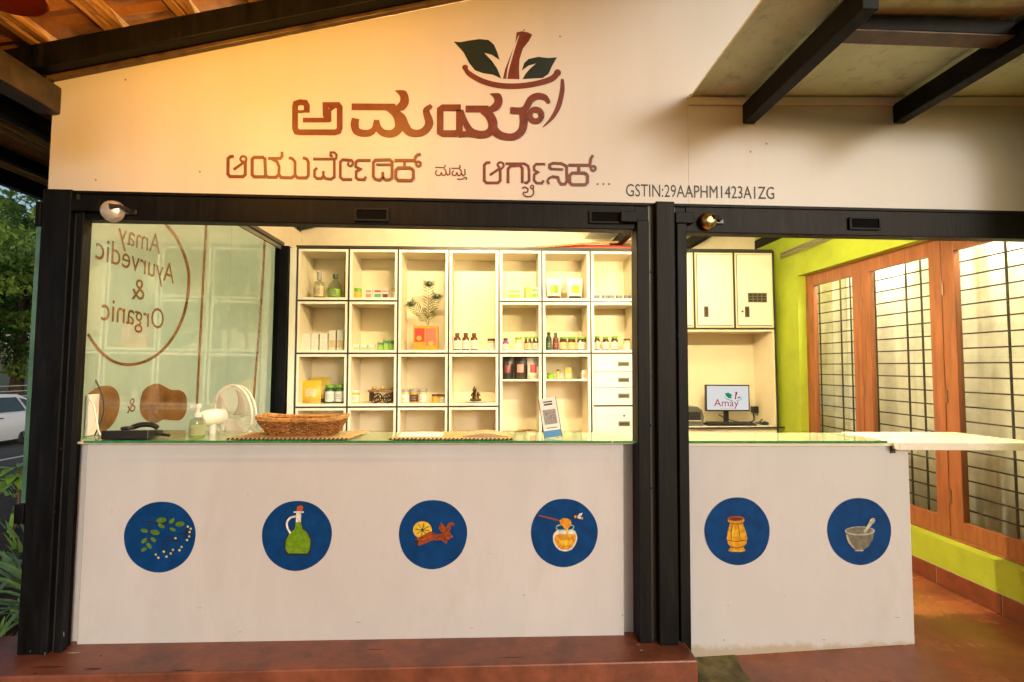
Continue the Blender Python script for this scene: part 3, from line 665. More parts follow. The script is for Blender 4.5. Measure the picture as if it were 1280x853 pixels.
picture(rc, 1074, 664, 0, RY_, 'round blue picture of a grey mortar and pestle', [
    ('mortar', P_GR, *Z3, lambda A: A.fill([(866,232),(1030,232),(1020,285),(995,325),(970,340),(968,349),(920,349),(918,338),(895,318),(875,280)])),
    ('mortar_rim', P_LG, *Z3, lambda A: A.disc((948,238), 83, 25)),
    ('mortar_inside', P_GR, *Z3, lambda A: A.disc((948,236), 74, 19)),
    ('mortar_light', P_LG, *Z3, lambda A: A.stroke([(876,258),(890,300),(920,336)], [8,12,4]).stroke([(922,346),(966,346)], 7)),
    ('pestle', P_LG, *Z3, lambda A: A.stroke([(972,246),(1000,208),(1012,186)], [14,20,22]).disc((1016,184), 20, 14, 16, -0.9)),
    ('pestle_light', P_W, *Z3, lambda A: A.stroke([(985,232),(1002,205)], 4, smooth=False).disc((1010,178), 5, n=8))])

# ------------------------------------------------------------------ walls of the shop room
bw = MB().box(-2.30, 3.30, 3.10, 3.20, -0.1, 4.2)
tag(obj('back_wall', bw, CREAMW), 'cream plastered wall behind and above the shelving', 'wall')
# right wall: lime green with a long recess for the doors
XW, XD = 3.155, 3.245
DY0, DY1, DZ0, DZ1 = -0.04, 2.30, 0.315, 2.455
gw = thing('green_wall', 'lime green wall around the doors on the right', 'wall', (XW, 1.2, 0.0))
obj('plaster', MB().box(XW, XW+0.16, -0.75, DY0, 0.125, 3.08), GREENW, gw)
obj('plaster', MB().box(XW, XW+0.16, DY1, 3.099, 0.125, 3.08), GREENW, gw)
obj('plaster', MB().box(XW, XW+0.16, DY0, DY1, DZ1, 3.08), GREENW, gw)
obj('plaster', MB().box(XW, XW+0.16, DY0, DY1, 0.125, DZ0), GREENW, gw)
SKT = mat('brown skirting tile', (0.22, 0.06, 0.028), rough=0.3, var=0.12, vscale=8)
y = 3.05
while y > -0.5:
    obj('skirting_tile', MB().box(XW-0.010, XW+0.2, y-0.448, y-0.004, 0.004, 0.122), SKT, gw, bevel=0.002); y -= 0.452
obj('skirting_grout', MB().box(XW-0.004, XW+0.2, -0.565, 3.05, 0.001, 0.1235), mat('pale grout', (0.5, 0.42, 0.33), rough=0.8), gw)
# conduits along the top of the green wall
for k, (z0, r) in enumerate(((2.742, 0.012), (2.712, 0.010), (2.69, 0.008))):
    obj('conduit', MB().tube([(XW-0.02, 2.55, z0), (XW-0.02, 1.4, z0+0.02), (XW-0.02, 0.1, z0+0.03)], r, 8), mat('grey conduit', (0.30, 0.28, 0.15), rough=0.5), gw, smooth=50)

# ------------------------------------------------------------------ red-brown glazed doors
PANE = clearglass('door pane', (0.93, 0.95, 0.92))
GRILL = mat('grille iron', (0.035, 0.032, 0.028), rough=0.5, metal=0.3)
leafs = [(2.285, 1.555, 'far'), (1.549, 0.772, 'middle'), (0.766, -0.02, 'near')]
dl_ = {'far': 'narrow-looking glazed orange-brown door leaf nearest the green corner', 'middle': 'middle glazed orange-brown door leaf beside the white flap', 'near': 'glazed orange-brown door leaf cut by the right picture edge'}
for ya, yb, k in leafs:
    dr = thing('glazed_door', dl_[k], 'door', (XD, (ya+yb)/2, DZ0), 'glazed doors in the green wall')
    st = 0.098
    z0, z1 = DZ0+0.018, DZ1-0.012
    if k == 'far': z1 -= 0.0
    obj('stile', MB().box(XD, XD+0.045, ya-st, ya, z0, z1), DOORW, dr, bevel=0.004)
    obj('stile', MB().box(XD, XD+0.045, yb, yb+st, z0, z1), DOORW, dr, bevel=0.004)
    obj('rail', MB().box(XD+0.001, XD+0.044, yb+st, ya-st, z1-0.105, z1), DOORW, dr)
    obj('rail', MB().box(XD+0.001, XD+0.044, yb+st, ya-st, z0, z0+0.12), DOORW, dr)
    obj('pane', MB().box(XD+0.024, XD+0.029, yb+st-0.004, ya-st+0.004, z0+0.118, z1-0.103), PANE, dr)
    for q in (0.25, 0.95, 1.72):
        obj('hinge', MB().tube([(XD-0.004, ya-0.012, DZ0+q), (XD-0.004, ya-0.012, DZ0+q+0.09)], 0.007, 8), mat('hinge steel', (0.35, 0.2, 0.12), rough=0.4, metal=0.6), dr, smooth=40)
    gr = thing('window_grille', 'black iron window grille behind the %s' % {'far': 'door pane nearest the green corner', 'middle': 'middle door pane', 'near': 'door pane at the right picture edge'}[k], 'grille', (XD+0.11, (ya+yb)/2, DZ0), 'iron grilles behind the doors')
    z = DZ0+0.10
    while z < DZ1-0.05:
        obj('bar', MB().box(XD+0.105, XD+0.113, yb-0.003, ya+0.003, z-0.005, z+0.005), GRILL, gr); z += 0.103
    for fy in (0.02, 0.44, 0.62):
        yy = ya + (yb-ya)*fy
        obj('bar', MB().box(XD+0.114, XD+0.122, yy-0.006, yy+0.006, DZ0+0.02, DZ1-0.02), GRILL, gr)
fr = thing('door_frame', 'orange-brown sill and head frame round the glazed doors', 'door frame', (XD, 1.1, DZ0))
obj('sill', MB().box(XD-0.012, XD+0.08, DY0, DY1, DZ0, DZ0+0.016), DOORW, fr, bevel=0.003)
obj('head', MB().box(XD-0.006, XD+0.08, DY0, DY1, DZ1-0.010, DZ1), DOORW, fr)
obj('jamb', MB().box(XD-0.006, XD+0.08, 2.286, DY1, DZ0+0.017, DZ1-0.011), DOORW, fr)
for ym in (1.552, 0.769, -0.03): obj('mullion', MB().box(XD+0.046, XD+0.085, ym-0.03, ym+0.03, DZ0+0.017, DZ1-0.011), DOORW, fr)
# curtain behind
mc = MB(); n = 130; vs = []
for i in range(n+1):
    yy = -0.4 + i/n*3.1
    xx = 3.60 + 0.018*math.sin(yy*31) + 0.012*math.sin(yy*57+1)
    for z in (DZ0-0.1, 1.0, 1.7, 2.3, DZ1+0.1): vs.append((xx+0.004*math.sin(z*7+yy*20), yy, z))
fs = [(i*5+k, i*5+k+1, (i+1)*5+k+1, (i+1)*5+k) for i in range(n) for k in range(4)]
mc.add(vs, fs)
cu = obj('curtain', mc, translucent('cream curtain cloth', (0.84, 0.83, 0.78), 0.5, rough=0.8, var=0.08), smooth=60)
s_ = cu.modifiers.new('thickness', 'SOLIDIFY'); s_.thickness = 0.003
tag(cu, 'cream curtain hanging behind the glazed doors', 'curtain')
nb = thing('inner_room', 'cream room wall behind the curtain of the glazed doors', 'wall', (4.2, 1.0, 0.3))
obj('wall_panel', MB().box(4.2, 4.25, -0.6, 2.8, 0.0, 2.9), CREAMW, nb)
obj('wall_panel', MB().box(3.32, 4.2, 2.75, 2.8, 0.0, 2.9), CREAMW, nb)
obj('wall_panel', MB().box(3.32, 4.2, -0.6, -0.55, 0.0, 2.9), CREAMW, nb)
obj('wall_panel', MB().box(3.32, 4.2, -0.55, 2.75, 2.85, 2.9), CREAMW, nb)

# ------------------------------------------------------------------ frosted glass side wall, left
GX = -2.19
FROST = translucent('frosted glass', (0.52, 0.71, 0.65), 0.35, rough=0.35, coat=1.0, var=0.03); FROST.node_tree.nodes['Principled BSDF'].inputs['Coat IOR'].default_value = 2.5; FROST.node_tree.nodes['Principled BSDF'].inputs['Coat Roughness'].default_value = 0.02
gs = thing('frosted_glass_side', 'frosted green-white glass side wall with mirrored brown lettering, left', 'glass wall', (GX, 1.2, 0.07))
obj('pane', MB().box(GX-0.012, GX, 0.105, 1.60, 0.07, 2.70), FROST, gs)
obj('pane', MB().box(GX-0.012, GX, 1.602, 2.45, 0.07, 2.70), FROST, gs)
obj('pane', MB().box(GX-0.010, GX-0.002, 2.452, 2.565, 0.07, 2.70), clearglass('green clear pane', (0.62, 0.75, 0.66)), gs)
obj('top_channel', MB().box(GX-0.03, GX+0.012, 0.10, 2.565, 2.702, 2.74), mat('grey aluminium', (0.28, 0.26, 0.22), rough=0.4, metal=0.6), gs, bevel=0.003)
obj('top_channel', MB().box(GX-0.03, GX+0.03, 0.10, 2.60, 2.745, 2.78), mat('dark aluminium', (0.06, 0.05, 0.045), rough=0.4), gs)
obj('bulkhead', MB().box(GX-0.02, GX+0.01, 0.10, 2.60, 2.782, 3.02), CREAMW, gs)
obj('bulkhead_cap', MB().box(GX-0.05, GX+0.012, 0.06, 3.09, 3.021, 3.13), BROWNSTEEL, gs)
obj('bulkhead', MB().box(GX-0.02, GX+0.01, 2.601, 3.09, 2.70, 3.02), CREAMW, gs)
obj('back_post', MB().box(GX-0.06, GX+0.09, 2.566, 2.70, 0.0, 2.742), BLKSTEEL, gs, bevel=0.004)
CUTOUT = mat('brown cutout', (0.16, 0.075, 0.02), rough=0.08, var=0.2, vscale=9, coat=0.6)  # clear cut-outs in the frosting; the warm room's reflection is painted as brown
def GL(dx_=0.0012):
    def f(px, py, off):
        p = onX(px, py, GX+dx_+off); return (GX+dx_+off, p[1], p[2])
    return f
def glasstext(body, pa, pb, asp=1.0):
    a = onX(*pa, GX); b = onX(*pb, GX)              # a: start (far), b: end (near)
    Ld = b-a; Lw = math.hypot(Ld[1], Ld[2]); e = Ld/Lw
    m = fit_text(body, lambda u, v: (GX+0.0012, a[1]+e[1]*u, a[2]+e[2]*u+v*asp), Lw)
    return obj('cutout_lettering', m, CUTOUT, gs)
glasstext('Amay', (200, 318), (147, 303), 1.15); glasstext('Ayurvedic', (217, 355), (119, 323), 1.15)
glasstext('&', (180, 375), (164, 374), 1.0); glasstext('Organic', (204, 412), (126, 400), 1.15)
glasstext('&', (169, 514), (158, 517), 1.0)
A = Paint(GL()); A.stroke([(206,279),(222,300),(234,330),(236,355),(232,385),(222,412),(206,435),(186,450),(163,456),(142,452),(124,438),(110,418)], 3.6)
obj('cutout_ring', A.mb, CUTOUT, gs)
A = Paint(GL()); A.stroke([(258,279),(252,390),(246,508)], 3.0); obj('cutout_strip', A.mb, CUTOUT, gs)
A = Paint(GL()); A.stroke([(331,300),(325,400),(317,500)], 3.0); obj('cutout_strip', A.mb, CUTOUT, gs)
def g5(x, y): return (90+x/4.923, 470+y/4.923)
A = Paint(GL()); A.fill([g5(*p) for p in [(100,110),(160,68),(230,62),(275,90),(295,150),(285,230),(250,300),(190,345),(100,345)]], True); obj('cutout_shape', A.mb, CUTOUT, gs)
A = Paint(GL()); A.fill([g5(*p) for p in [(425,130),(440,90),(480,58),(530,48),(570,65),(610,85),(660,88),(695,110),(708,160),(700,230),(670,270),(620,275),(560,270),(520,290),(460,275),(425,235),(418,180)]], True); obj('cutout_shape', A.mb, CUTOUT, gs)
# green-edged outer pane beside the left post
og = thing('outer_glass_strip', 'narrow teal glass edge clipped to the outside of the left post', 'glass', (-2.33, 0.05, 0.7))
GST = mat('teal glass edge', (0.07, 0.17, 0.13), rough=0.12, var=0.15, vscale=5, spec=0.8)
obj('pane', MB().box(-2.336, -2.3135, -0.026, -0.002, 0.80, 2.20), GST, og)
obj('clip', MB().box(-2.340, -2.3132, -0.034, 0.05, 2.205, 2.33), BLKSTEEL, og, bevel=0.003)
obj('clip', MB().box(-2.358, -2.3132, -0.035, 0.05, 0.70, 0.795), BLKSTEEL, og, bevel=0.003)

# ------------------------------------------------------------------ shelving
SY = 2.60; TS = 0.0087
SH = thing('shelving_unit', 'tall cream shelving of open square cells with dark edges behind the counter', 'shelves', (-2.0, SY, 0.0), rot=(0, -TS, 0))
def lx(px, py): return float((onY(px, py, SY)[0]+2.0))
def lz(px, py):
    p = onY(px, py, SY); return float(p[2]-TS*(p[0]+2.0))
CX = [lx(371.5, 442), lx(436.5, 442), lx(498.5, 442), lx(562.3, 442), lx(625.5, 442), lx(679.5, 442), lx(740.5, 442), lx(799, 442)]
RZ = [lz(450, 311), lz(450, 376.2), lz(450, 441.9), lz(450, 509)]
BZ = 0.50
def cellbox(x0, x1, z0, z1, name='cell', dep=0.40, t=0.025, g=0.009):
    x0 += g; x1 -= g; z0 += g; z1 -= g
    m = MB()
    m.box(x0, x0+t, 0, dep, z0, z1); m.box(x1-t, x1, 0, dep, z0, z1)
    m.box(x0+t, x1-t, 0.0, dep, z0, z0+t); m.box(x0+t, x1-t, 0.0, dep, z1-t, z1)
    m.box(x0+t, x1-t, dep-0.012, dep, z0+t, z1-t)
    o = obj(name, m, LAM, SH, world=False)
    f = MB(); f.box(x0, x0+t, -0.0022, -0.0003, z0, z1); f.box(x1-t, x1, -0.0022, -0.0003, z0, z1)
    f.box(x0+t, x1-t, -0.0022, -0.0003, z0, z0+t); f.box(x0+t, x1-t, -0.0022, -0.0003, z1-t, z1)
    obj('front_trim', f, LAMEDGE, o, world=False)
    return o
def hstrip(x0, x1, z): return obj('edge_strip', MB().box(x0, x1, -0.004, 0.02, z-0.0085, z+0.0085), BLKSTRIP, SH, world=False)
def vstrip(x, z0, z1): return obj('edge_strip', MB().box(x-0.0085, x+0.0085, -0.005, 0.019, z0, z1), BLKSTRIP, SH, world=False)
cells = {}
for c in range(7):
    x0, x1 = CX[c], CX[c+1]
    if c in (2, 3):
        cellbox(x0, x1, RZ[2], RZ[0])
    else:
        cellbox(x0, x1, RZ[1], RZ[0]); cellbox(x0, x1, RZ[2], RZ[1]); hstrip(x0+0.011, x1-0.011, RZ[1])
    if c < 4:
        cellbox(x0, x1, RZ[3], RZ[2]); cellbox(x0, x1, BZ, RZ[3]); hstrip(x0+0.011, x1-0.011, RZ[3])
    elif c < 6:
        cellbox(x0, x1, BZ, RZ[2])
        zb = lz(660, 474.5)
        obj('mid_shelf', MB().box(x0+0.032, x1-0.032, 0.02, 0.385, zb-0.018, zb), LAMEDGE, SH, world=False)
    hstrip(x0+0.011, x1-0.011, RZ[2]); hstrip(x0+0.011, x1-0.011, RZ[0]+0.004)
for c in range(8): vstrip(CX[c], BZ, RZ[0]+0.014)
# drawers, column 7
HND = mat('recessed handle steel', (0.20, 0.18, 0.13), rough=0.35, metal=0.6); HNDD = mat('handle shadow gap', (0.04, 0.035, 0.028), rough=0.6)
def drawer(x0, x1, z0, z1, hz, lock=False):
    dd = obj('drawer', MB().box(x0+0.006, x1-0.006, -0.002, 0.35, z0+0.003, z1-0.003), LAMEDGE, SH, world=False, bevel=0.003)
    hx = x0 + (x1-x0)*0.70
    obj('handle', MB().box(hx-0.062, hx+0.062, -0.006, -0.0022, hz-0.026, hz+0.026), HND, dd, world=False)
    obj('handle_recess', MB().box(hx-0.048, hx+0.048, -0.0085, -0.0062, hz-0.012, hz+0.010), HNDD, dd, world=False)
    if lock: obj('lock', MB().lathe([(0.013, -0.008), (0.013, -0.002)], (hx, 0, hz+0.085), 12, 'y'), HND, dd, world=False)
x0, x1 = CX[6]+0.020, CX[7]-0.012
cellbox(CX[6], CX[7], BZ, RZ[2], name='drawer_carcass')
hstrip(x0, x1, RZ[3])
obj('drawer_rail', MB().box(x0, x1, 0.0, 0.02, RZ[3]-0.034, RZ[3]+0.024), LAMEDGE, SH, world=False)
za = RZ[2]-0.03; h = (RZ[2]-RZ[3]-0.05)/3
for k in range(3): drawer(x0+0.012, x1-0.012, za-(k+1)*h, za-k*h, za-(k+0.5)*h)
drawer(x0+0.012, x1-0.012, BZ+0.06, RZ[3]-0.03, RZ[3]-0.19, True)
# right unit: wall cupboards over a computer niche
RX = [lx(799, 360), lx(870, 360), lx(920, 360), lx(969.5, 360)]
ZC = lz(920, 411)
for c in range(3):
    x0, x1 = RX[c]+0.011, RX[c+1]-0.011
    cab = obj('cupboard', MB().box(x0, x1, 0.0, 0.40, ZC+0.012, RZ[0]-0.012), LAM, SH, world=False)
    dr = obj('cupboard_door', MB().box(x0+0.022, x1-0.022, -0.016, -0.001, ZC+0.035, RZ[0]-0.035), LAMEDGE, SH, world=False, bevel=0.004)
    obj('door_gap', MB().box(x0+0.017, x1-0.017, -0.003, -0.0008, ZC+0.030, RZ[0]-0.030), HNDD, SH, world=False)
    if c > 0:
        hx = x0 + (x1-x0)*(0.26 if c == 1 else 0.28); hz = ZC + 0.18
        hd = obj('handle', MB().box(hx-0.024, hx+0.024, -0.021, -0.0165, hz-0.058, hz+0.058), mat('dark bronze handle', (0.16, 0.11, 0.05), rough=0.35, metal=0.5), dr, world=False)
        obj('handle_recess', MB().box(hx-0.012, hx+0.012, -0.024, -0.0212, hz-0.044, hz+0.044), HNDD, dr, world=False)
    if c == 2:
        obj('lock', MB().lathe([(0.012, -0.022), (0.012, -0.016)], (x0+0.065, 0, ZC+0.185), 12, 'y'), HND, dr, world=False)
        vx, vz = x0+(x1-x0)*0.56, ZC+0.335
        obj('vent', MB().box(vx-0.105, vx+0.105, -0.020, -0.0165, vz-0.052, vz+0.052), HND, dr, world=False)
        for i in range(4):
            for j in range(3):
                obj('vent_hole', MB().box(vx-0.094+i*0.049, vx-0.094+i*0.049+0.038, -0.0225, -0.0202, vz-0.044+j*0.031, vz-0.044+j*0.031+0.022), HNDD, dr, world=False)
for c in range(1, 4): vstrip(RX[c], ZC-0.01 if c < 3 else BZ, RZ[0]+0.012)
hstrip(RX[0], RX[3], RZ[0]+0.002); hstrip(RX[0], RX[3], ZC)
DKZ = lz(920, 533)
nx0, nx1 = RX[0]+0.011, RX[3]-0.010
m = MB(); m.box(nx0, nx0+0.02, 0, 0.42, BZ, ZC-0.012); m.box(nx1-0.02, nx1, 0, 0.42, BZ, ZC-0.012); m.box(nx0+0.02, nx1-0.02, 0.40, 0.42, BZ, ZC-0.012); m.box(nx0+0.02, nx1-0.02, 0, 0.40, ZC-0.032, ZC-0.012)
obj('niche', m, LAM, SH, world=False)
obj('desk_top', MB().box(nx0+0.021, nx1-0.021, -0.02, 0.399, DKZ-0.022, DKZ), LAMEDGE, SH, world=False)
obj('edge_strip', MB().box(nx0, nx1+0.10, -0.026, -0.0205, DKZ-0.024, DKZ-0.006), BLKSTRIP, SH, world=False)
obj('base_panel', MB().box(nx0+0.021, nx1-0.021, 0.0, 0.02, BZ, DKZ-0.024), LAMEDGE, SH, world=False)
obj('side_panel', MB().box(CX[0]-0.075, CX[0]-0.012, -0.01, 0.42, BZ, RZ[0]), LAMEDGE, SH, world=False)
# dark coping and stored bits on top of the shelves
obj('coping', MB().box(CX[0]-0.02, RX[3], 0.0, 0.40, RZ[0]+0.015, RZ[0]+0.03), BLKSTRIP, SH, world=False)

# ------------------------------------------------------------------ lamps of the shop, plus added ones behind the curtain
TUBE = emis('warm tube', (1.0, 0.80, 0.44), LAMP_TUBE)
TUBEW = emis('curtain fill tube', (1.0, 0.88, 0.62), LAMP_TUBE*1.2)
def tube_lamp(c, L, label, axis='x', tm_=None):
    t = thing('tube_lamp', label, 'lamp', c)
    if axis == 'x':
        obj('batten', MB().box(-L/2, L/2, -0.03, 0.03, 0.03, 0.075), WHTPL, t, world=False, bevel=0.006)
        obj('tube', MB().tube([(-L/2+0.03, 0, 0), (L/2-0.03, 0, 0)], 0.016, 12), tm_ or TUBE, t, world=False, smooth=40)
        for s in (-1, 1): obj('socket', MB().box(s*L/2-0.025, s*L/2+0.025, -0.02, 0.02, -0.02, 0.03), WHTPL, t, world=False, bevel=0.004)
    return t
tube_lamp((-0.15, 1.0, 3.22), 1.2, 'warm tube lamp hung under the shop roof in front of the shelves')
tube_lamp((1.75, 0.55, 2.56), 1.1, 'warm tube lamp under the canopy ceiling by the computer niche')
tube_lamp((3.95, 1.6, 2.55), 1.2, 'second added tube lamp behind the curtain, unseen, nearer the far corner', tm_=TUBEW)  # this lamp and the next are added, unseen, to brighten the curtain
tube_lamp((3.95, 0.5, 2.55), 1.2, 'added unseen tube lamp behind the curtain, brightening the cloth', tm_=TUBEW)
# lamps under the tiled roof outside: a terracotta shade at the corner, globe pendants above the sign
TERRA = mat('terracotta shade', (0.55, 0.115, 0.03), rough=0.6, var=0.1)
BULB = emis('warm bulb', (1.0, 0.44, 0.05), LAMP_PEND)
pc = onY(-8, -14, -0.95)
p = thing('terracotta_shade', 'terracotta hanging shade peeking in at the top left corner', 'lamp shade', (float(pc[0]), -0.95, float(pc[2])))
obj('shade', MB().lathe([(0.03, 0.16), (0.08, 0.13), (0.125, 0.05), (0.14, 0.0), (0.135, 0.0), (0.12, 0.05), (0.075, 0.125), (0.025, 0.155)], (0, 0, 0), 32, cap=False), TERRA, p, world=False, smooth=40)
obj('cord', MB().tube([(0, 0, 0.15), (0, 0, rz(float(pc[0]), 0.15)-float(pc[2]))], 0.006, 8), BLKPL, p, world=False)
def pendant(c, label):
    p = thing('globe_pendant', label, 'lamp', c, 'globe pendants under the tiled roof')
    obj('globe', MB().lathe([(0.004, -0.05), (0.03, -0.042), (0.048, -0.015), (0.048, 0.015), (0.03, 0.042), (0.015, 0.05)], (0, 0, 0), 20), BULB, p, world=False, smooth=60)
    obj('holder', MB().lathe([(0.022, 0.051), (0.022, 0.09), (0.012, 0.10)], (0, 0, 0), 14), BLKPL, p, world=False, smooth=40)
    obj('cord', MB().tube([(0, 0, 0.10), (0, 0, rz(c[0], 0.15)-c[2])], 0.006, 8), BLKPL, p, world=False)
    return p
pendant((-1.55, -1.05, 3.00), 'globe pendant lamp under the roof above the left half of the sign')
pendant((-0.70, -1.10, 3.12), 'globe pendant lamp under the roof above the leaf emblem')

# ------------------------------------------------------------------ goods on the shelves
PYS = 2.72                                           # depth at which goods stand
def sz(x, z): return z + TS*(x+2.0)
ROWZ = {1: RZ[1]+0.031, 2: RZ[2]+0.031, 3: RZ[3]+0.031, 'mid': lz(660, 474.5)}
KPX = 623.5/(PYS+2.662)
def spot(px, row, Y=PYS):
    p = onY(px, 430, Y); return (float(p[0]), Y, sz(float(p[0]), ROWZ[row])+0.001)
def pm(name, col, rough=0.35): return mat(name, col, rough=rough, var=0.06, vscale=30)
K = {k: pm('goods '+k, c) for k, c in dict(white=(0.70,0.69,0.66), cream=(0.60,0.48,0.27), yellow=(0.60,0.40,0.02), green=(0.16,0.36,0.03), lime=(0.22,0.40,0.025), dkgreen=(0.03,0.09,0.03),
     brown=(0.09,0.03,0.012), black=(0.02,0.018,0.016), red=(0.48,0.045,0.03), pink=(0.62,0.24,0.22), orange=(0.68,0.27,0.03), purple=(0.22,0.04,0.26), teal=(0.08,0.34,0.22), gold=(0.5,0.32,0.06), grey=(0.32,0.31,0.29), maroon=(0.16,0.02,0.03)).items()}
CLR = clearglass('bottle glass', (0.80, 0.86, 0.80)); AMB = mat('amber glass', (0.10, 0.032, 0.008), rough=0.08, coat=0.5)
def bottle(px, row, wpx, hpx, body, cap, labl, label, name='bottle', neck=0.38, shoulder=0.62, caph=0.16, dy=0.0, group=None):
    r = wpx/KPX/2; h = hpx/KPX; t = thing(name, label, name.replace('_', ' ').split()[-1], spot(px, row, PYS+dy), group)
    nr = r*neck; hs = h*shoulder; hc = h*(1-caph)
    obj('body', MB().lathe([(r*0.9, 0), (r, h*0.03), (r, hs), (r*0.92, hs+(hc-hs)*0.3), (nr*1.1, hs+(hc-hs)*0.8), (nr, hc)], (0,0,0), 18), body, t, world=False, smooth=40)
    obj('cap', MB().lathe([(nr*1.25, hc), (nr*1.25, h*0.99), (nr*1.1, h)], (0,0,0), 16), cap, t, world=False, smooth=40)
    if labl: 
        lb = obj('label', MB().lathe([(r*1.015, hs*0.14), (r*1.015, hs*0.86)], (0,0,0), 18, cap=False), labl, t, world=False, smooth=40)
        m = MB()
        for q, ww in ((0.62, 0.55), (0.5, 0.4), (0.36, 0.6)): m.box(-r*ww, r*ww, -r*1.06, -r*0.8, hs*q-h*0.012, hs*q+h*0.012)
        o = obj('print', m, K['grey'], lb, world=False); o['kind'] = 'stuff'
    return t
def jar(px, row, wpx, hpx, body, cap, labl, label, dy=0.0, group=None): return bottle(px, row, wpx, hpx, body, cap, labl, label, 'jar', neck=0.80, shoulder=0.72, caph=0.2, dy=dy, group=group)
def carton(px, row, wpx, hpx, body, band, label, dy=0.0, dep=0.05, rot=0.0, name='carton', band2=None, group=None):
    w_ = wpx/KPX/2; h = hpx/KPX; t = thing(name, label, name.replace('_', ' '), spot(px, row, PYS+dy), group, rot=(0, 0, rot))
    b = obj('box', MB().box(-w_, w_, -dep/2, dep/2, 0, h), body, t, world=False, bevel=0.002)
    if band: obj('print_band', MB().box(-w_*0.86, w_*0.86, -dep/2-0.0012, -dep/2-0.0004, h*0.16, h*0.52), band, b, world=False)
    if band2: obj('print_band', MB().box(-w_*0.86, w_*0.86, -dep/2-0.0012, -dep/2-0.0004, h*0.66, h*0.88), band2, b, world=False)
    return t
def pouch(px, row, wpx, hpx, body, band, label, dy=0.0, topw=1.0, botw=0.9, low=None, group=None, name='pouch'):
    w_ = wpx/KPX/2; h = hpx/KPX; t = thing(name, label, 'pouch', spot(px, row, PYS+dy), group)
    vs = []; fs = []; N = 6
    for k in range(N+1):
        q = k/N; ww = w_*(botw+(topw-botw)*q); dp = 0.055*math.sin(math.pi*min(1, 0.25+q*0.75))*0.7*(1-q**3)+0.004
        for s in range(9):
            u = s/8; vs.append((-ww+2*ww*u, -dp*math.sin(math.pi*u)-0.001, h*q))
        for s in range(9):
            u = s/8; vs.append((-ww+2*ww*u, dp*math.sin(math.pi*u)+0.001, h*q))
    for k in range(N):
        for side in (0, 9):
            for s in range(8): a = k*18+side+s; fs.append((a, a+1, a+19, a+18))
        a = k*18; fs.append((a, a+18, a+27, a+9)); fs.append((a+8, a+17, a+35, a+26))
    fs.append(tuple(range(9))+tuple(range(17, 8, -1))); q = N*18; fs.append(tuple(range(q, q+9))+tuple(range(q+17, q+8, -1)))
    b = obj('bag', MB().add(vs, fs), body, t, world=False, smooth=50)
    def strip(z0, z1, m_, f=0.8):
        v = []; 
        for z in (z0, z1):
            q = z; dp = 0.055*math.sin(math.pi*min(1, 0.25+q*0.75))*0.7*(1-q**3)+0.004; ww = w_*(botw+(topw-botw)*q)
            for s in range(9):
                u = 0.5+(s/8-0.5)*f; v.append((-ww+2*ww*u, -dp*math.sin(math.pi*u)-0.0045, h*q))
        obj('print_band', MB().add(v, [(s, s+1, s+10, s+9) for s in range(8)]), m_, b, world=False)
    if band: strip(0.30, 0.66, band, 0.55)
    if low: strip(0.03, 0.17, low, 0.9)
    return t
# row 1
bottle(397, 1, 13, 34, CLR, K['grey'], K['cream'], 'clear glass spray bottle in the top left cell', neck=0.35, shoulder=0.55, caph=0.3)
t = bottle(417, 1, 17, 31, MATS['bottle glass'], K['dkgreen'], K['lime'], 'round green-labelled glass decanter in the top left cell', neck=0.28, shoulder=0.45, caph=0.16)
carton(432, 1, 4, 36, K['yellow'], None, 'tall thin yellow carton at the right side of the top left cell', dep=0.10, dy=0.1)
jar(445.5, 1, 10, 13.5, K['lime'], K['green'], K['yellow'], 'green round tin in the second top cell')
carton(460, 1, 7.5, 12.5, K['white'], K['pink'], 'small white carton with pink print in the second top cell', band2=K['pink'])
carton(471.5, 1, 9.5, 12.5, K['white'], K['teal'], 'small white carton with green print in the second top cell', band2=K['red'])
carton(481, 1, 7, 12.5, K['white'], K['brown'], 'small white carton with dark print in the second top cell', band2=K['pink'])
jar(492, 1, 8.5, 13.5, K['cream'], K['yellow'], K['white'], 'small cream jar with yellow lid in the second top cell')
carton(642, 1, 17, 13, K['white'], K['lime'], 'flat white and green carton in the top cell, fifth column', band2=K['lime'])
carton(660, 1, 9, 16, K['lime'], K['yellow'], 'lime green carton standing in the top cell, fifth column', rot=0.25)
carton(668, 1, 8, 15.5, K['white'], K['lime'], 'white carton with green print leaning by the lime one, fifth column', rot=-0.2, band2=K['green'])
pouch(692, 1, 20, 28, K['white'], K['lime'], 'left white stand-up pouch in the top cell, sixth column', topw=1.0, botw=0.85, low=K['brown'])
pouch(718.5, 1, 20, 28, K['white'], K['yellow'], 'right white stand-up pouch in the top cell, sixth column', topw=1.0, botw=0.85, low=K['black'])
for k, px in enumerate((746, 756.5, 764.5, 774, 784)):
    carton(px, 1, 7.2, 6.4, K['black'], None, ['first', 'second', 'third', 'fourth', 'fifth'][k]+' from the left of the five tiny black boxes, top cell beside the post', dep=0.04, group='tiny black boxes')
# row 2
for k, (px, h) in enumerate(((384, 21), (394.5, 21), (405, 21), (416, 25), (426, 25))):
    carton(px, 2, 9 if h < 25 else 8, h, K['white'], None if h < 25 else K['cream'], ['first', 'second', 'third', 'fourth', 'fifth'][k]+' from the left of the white tube cartons, second row left', dy=0.02*(k % 2), band2=None if k < 3 else K['white'], group='white tube cartons')
    
for k, px in enumerate((445, 456.5, 464)):
    carton(px, 2, 9, 8-k*0.4, K['white'], K['cream'], ['first', 'second', 'third'][k]+' of the low white soap cartons, second row, second column', group='white soap cartons')
for k, (px, h) in enumerate(((476, 11), (483, 13.5), (489.5, 13))):
    carton(px, 2, 7, h, K['green'], K['lime'], ['left', 'middle', 'right'][k]+' one of the green soap packs, second row, second column', rot=0.35, band2=K['dkgreen'], group='green soap packs')
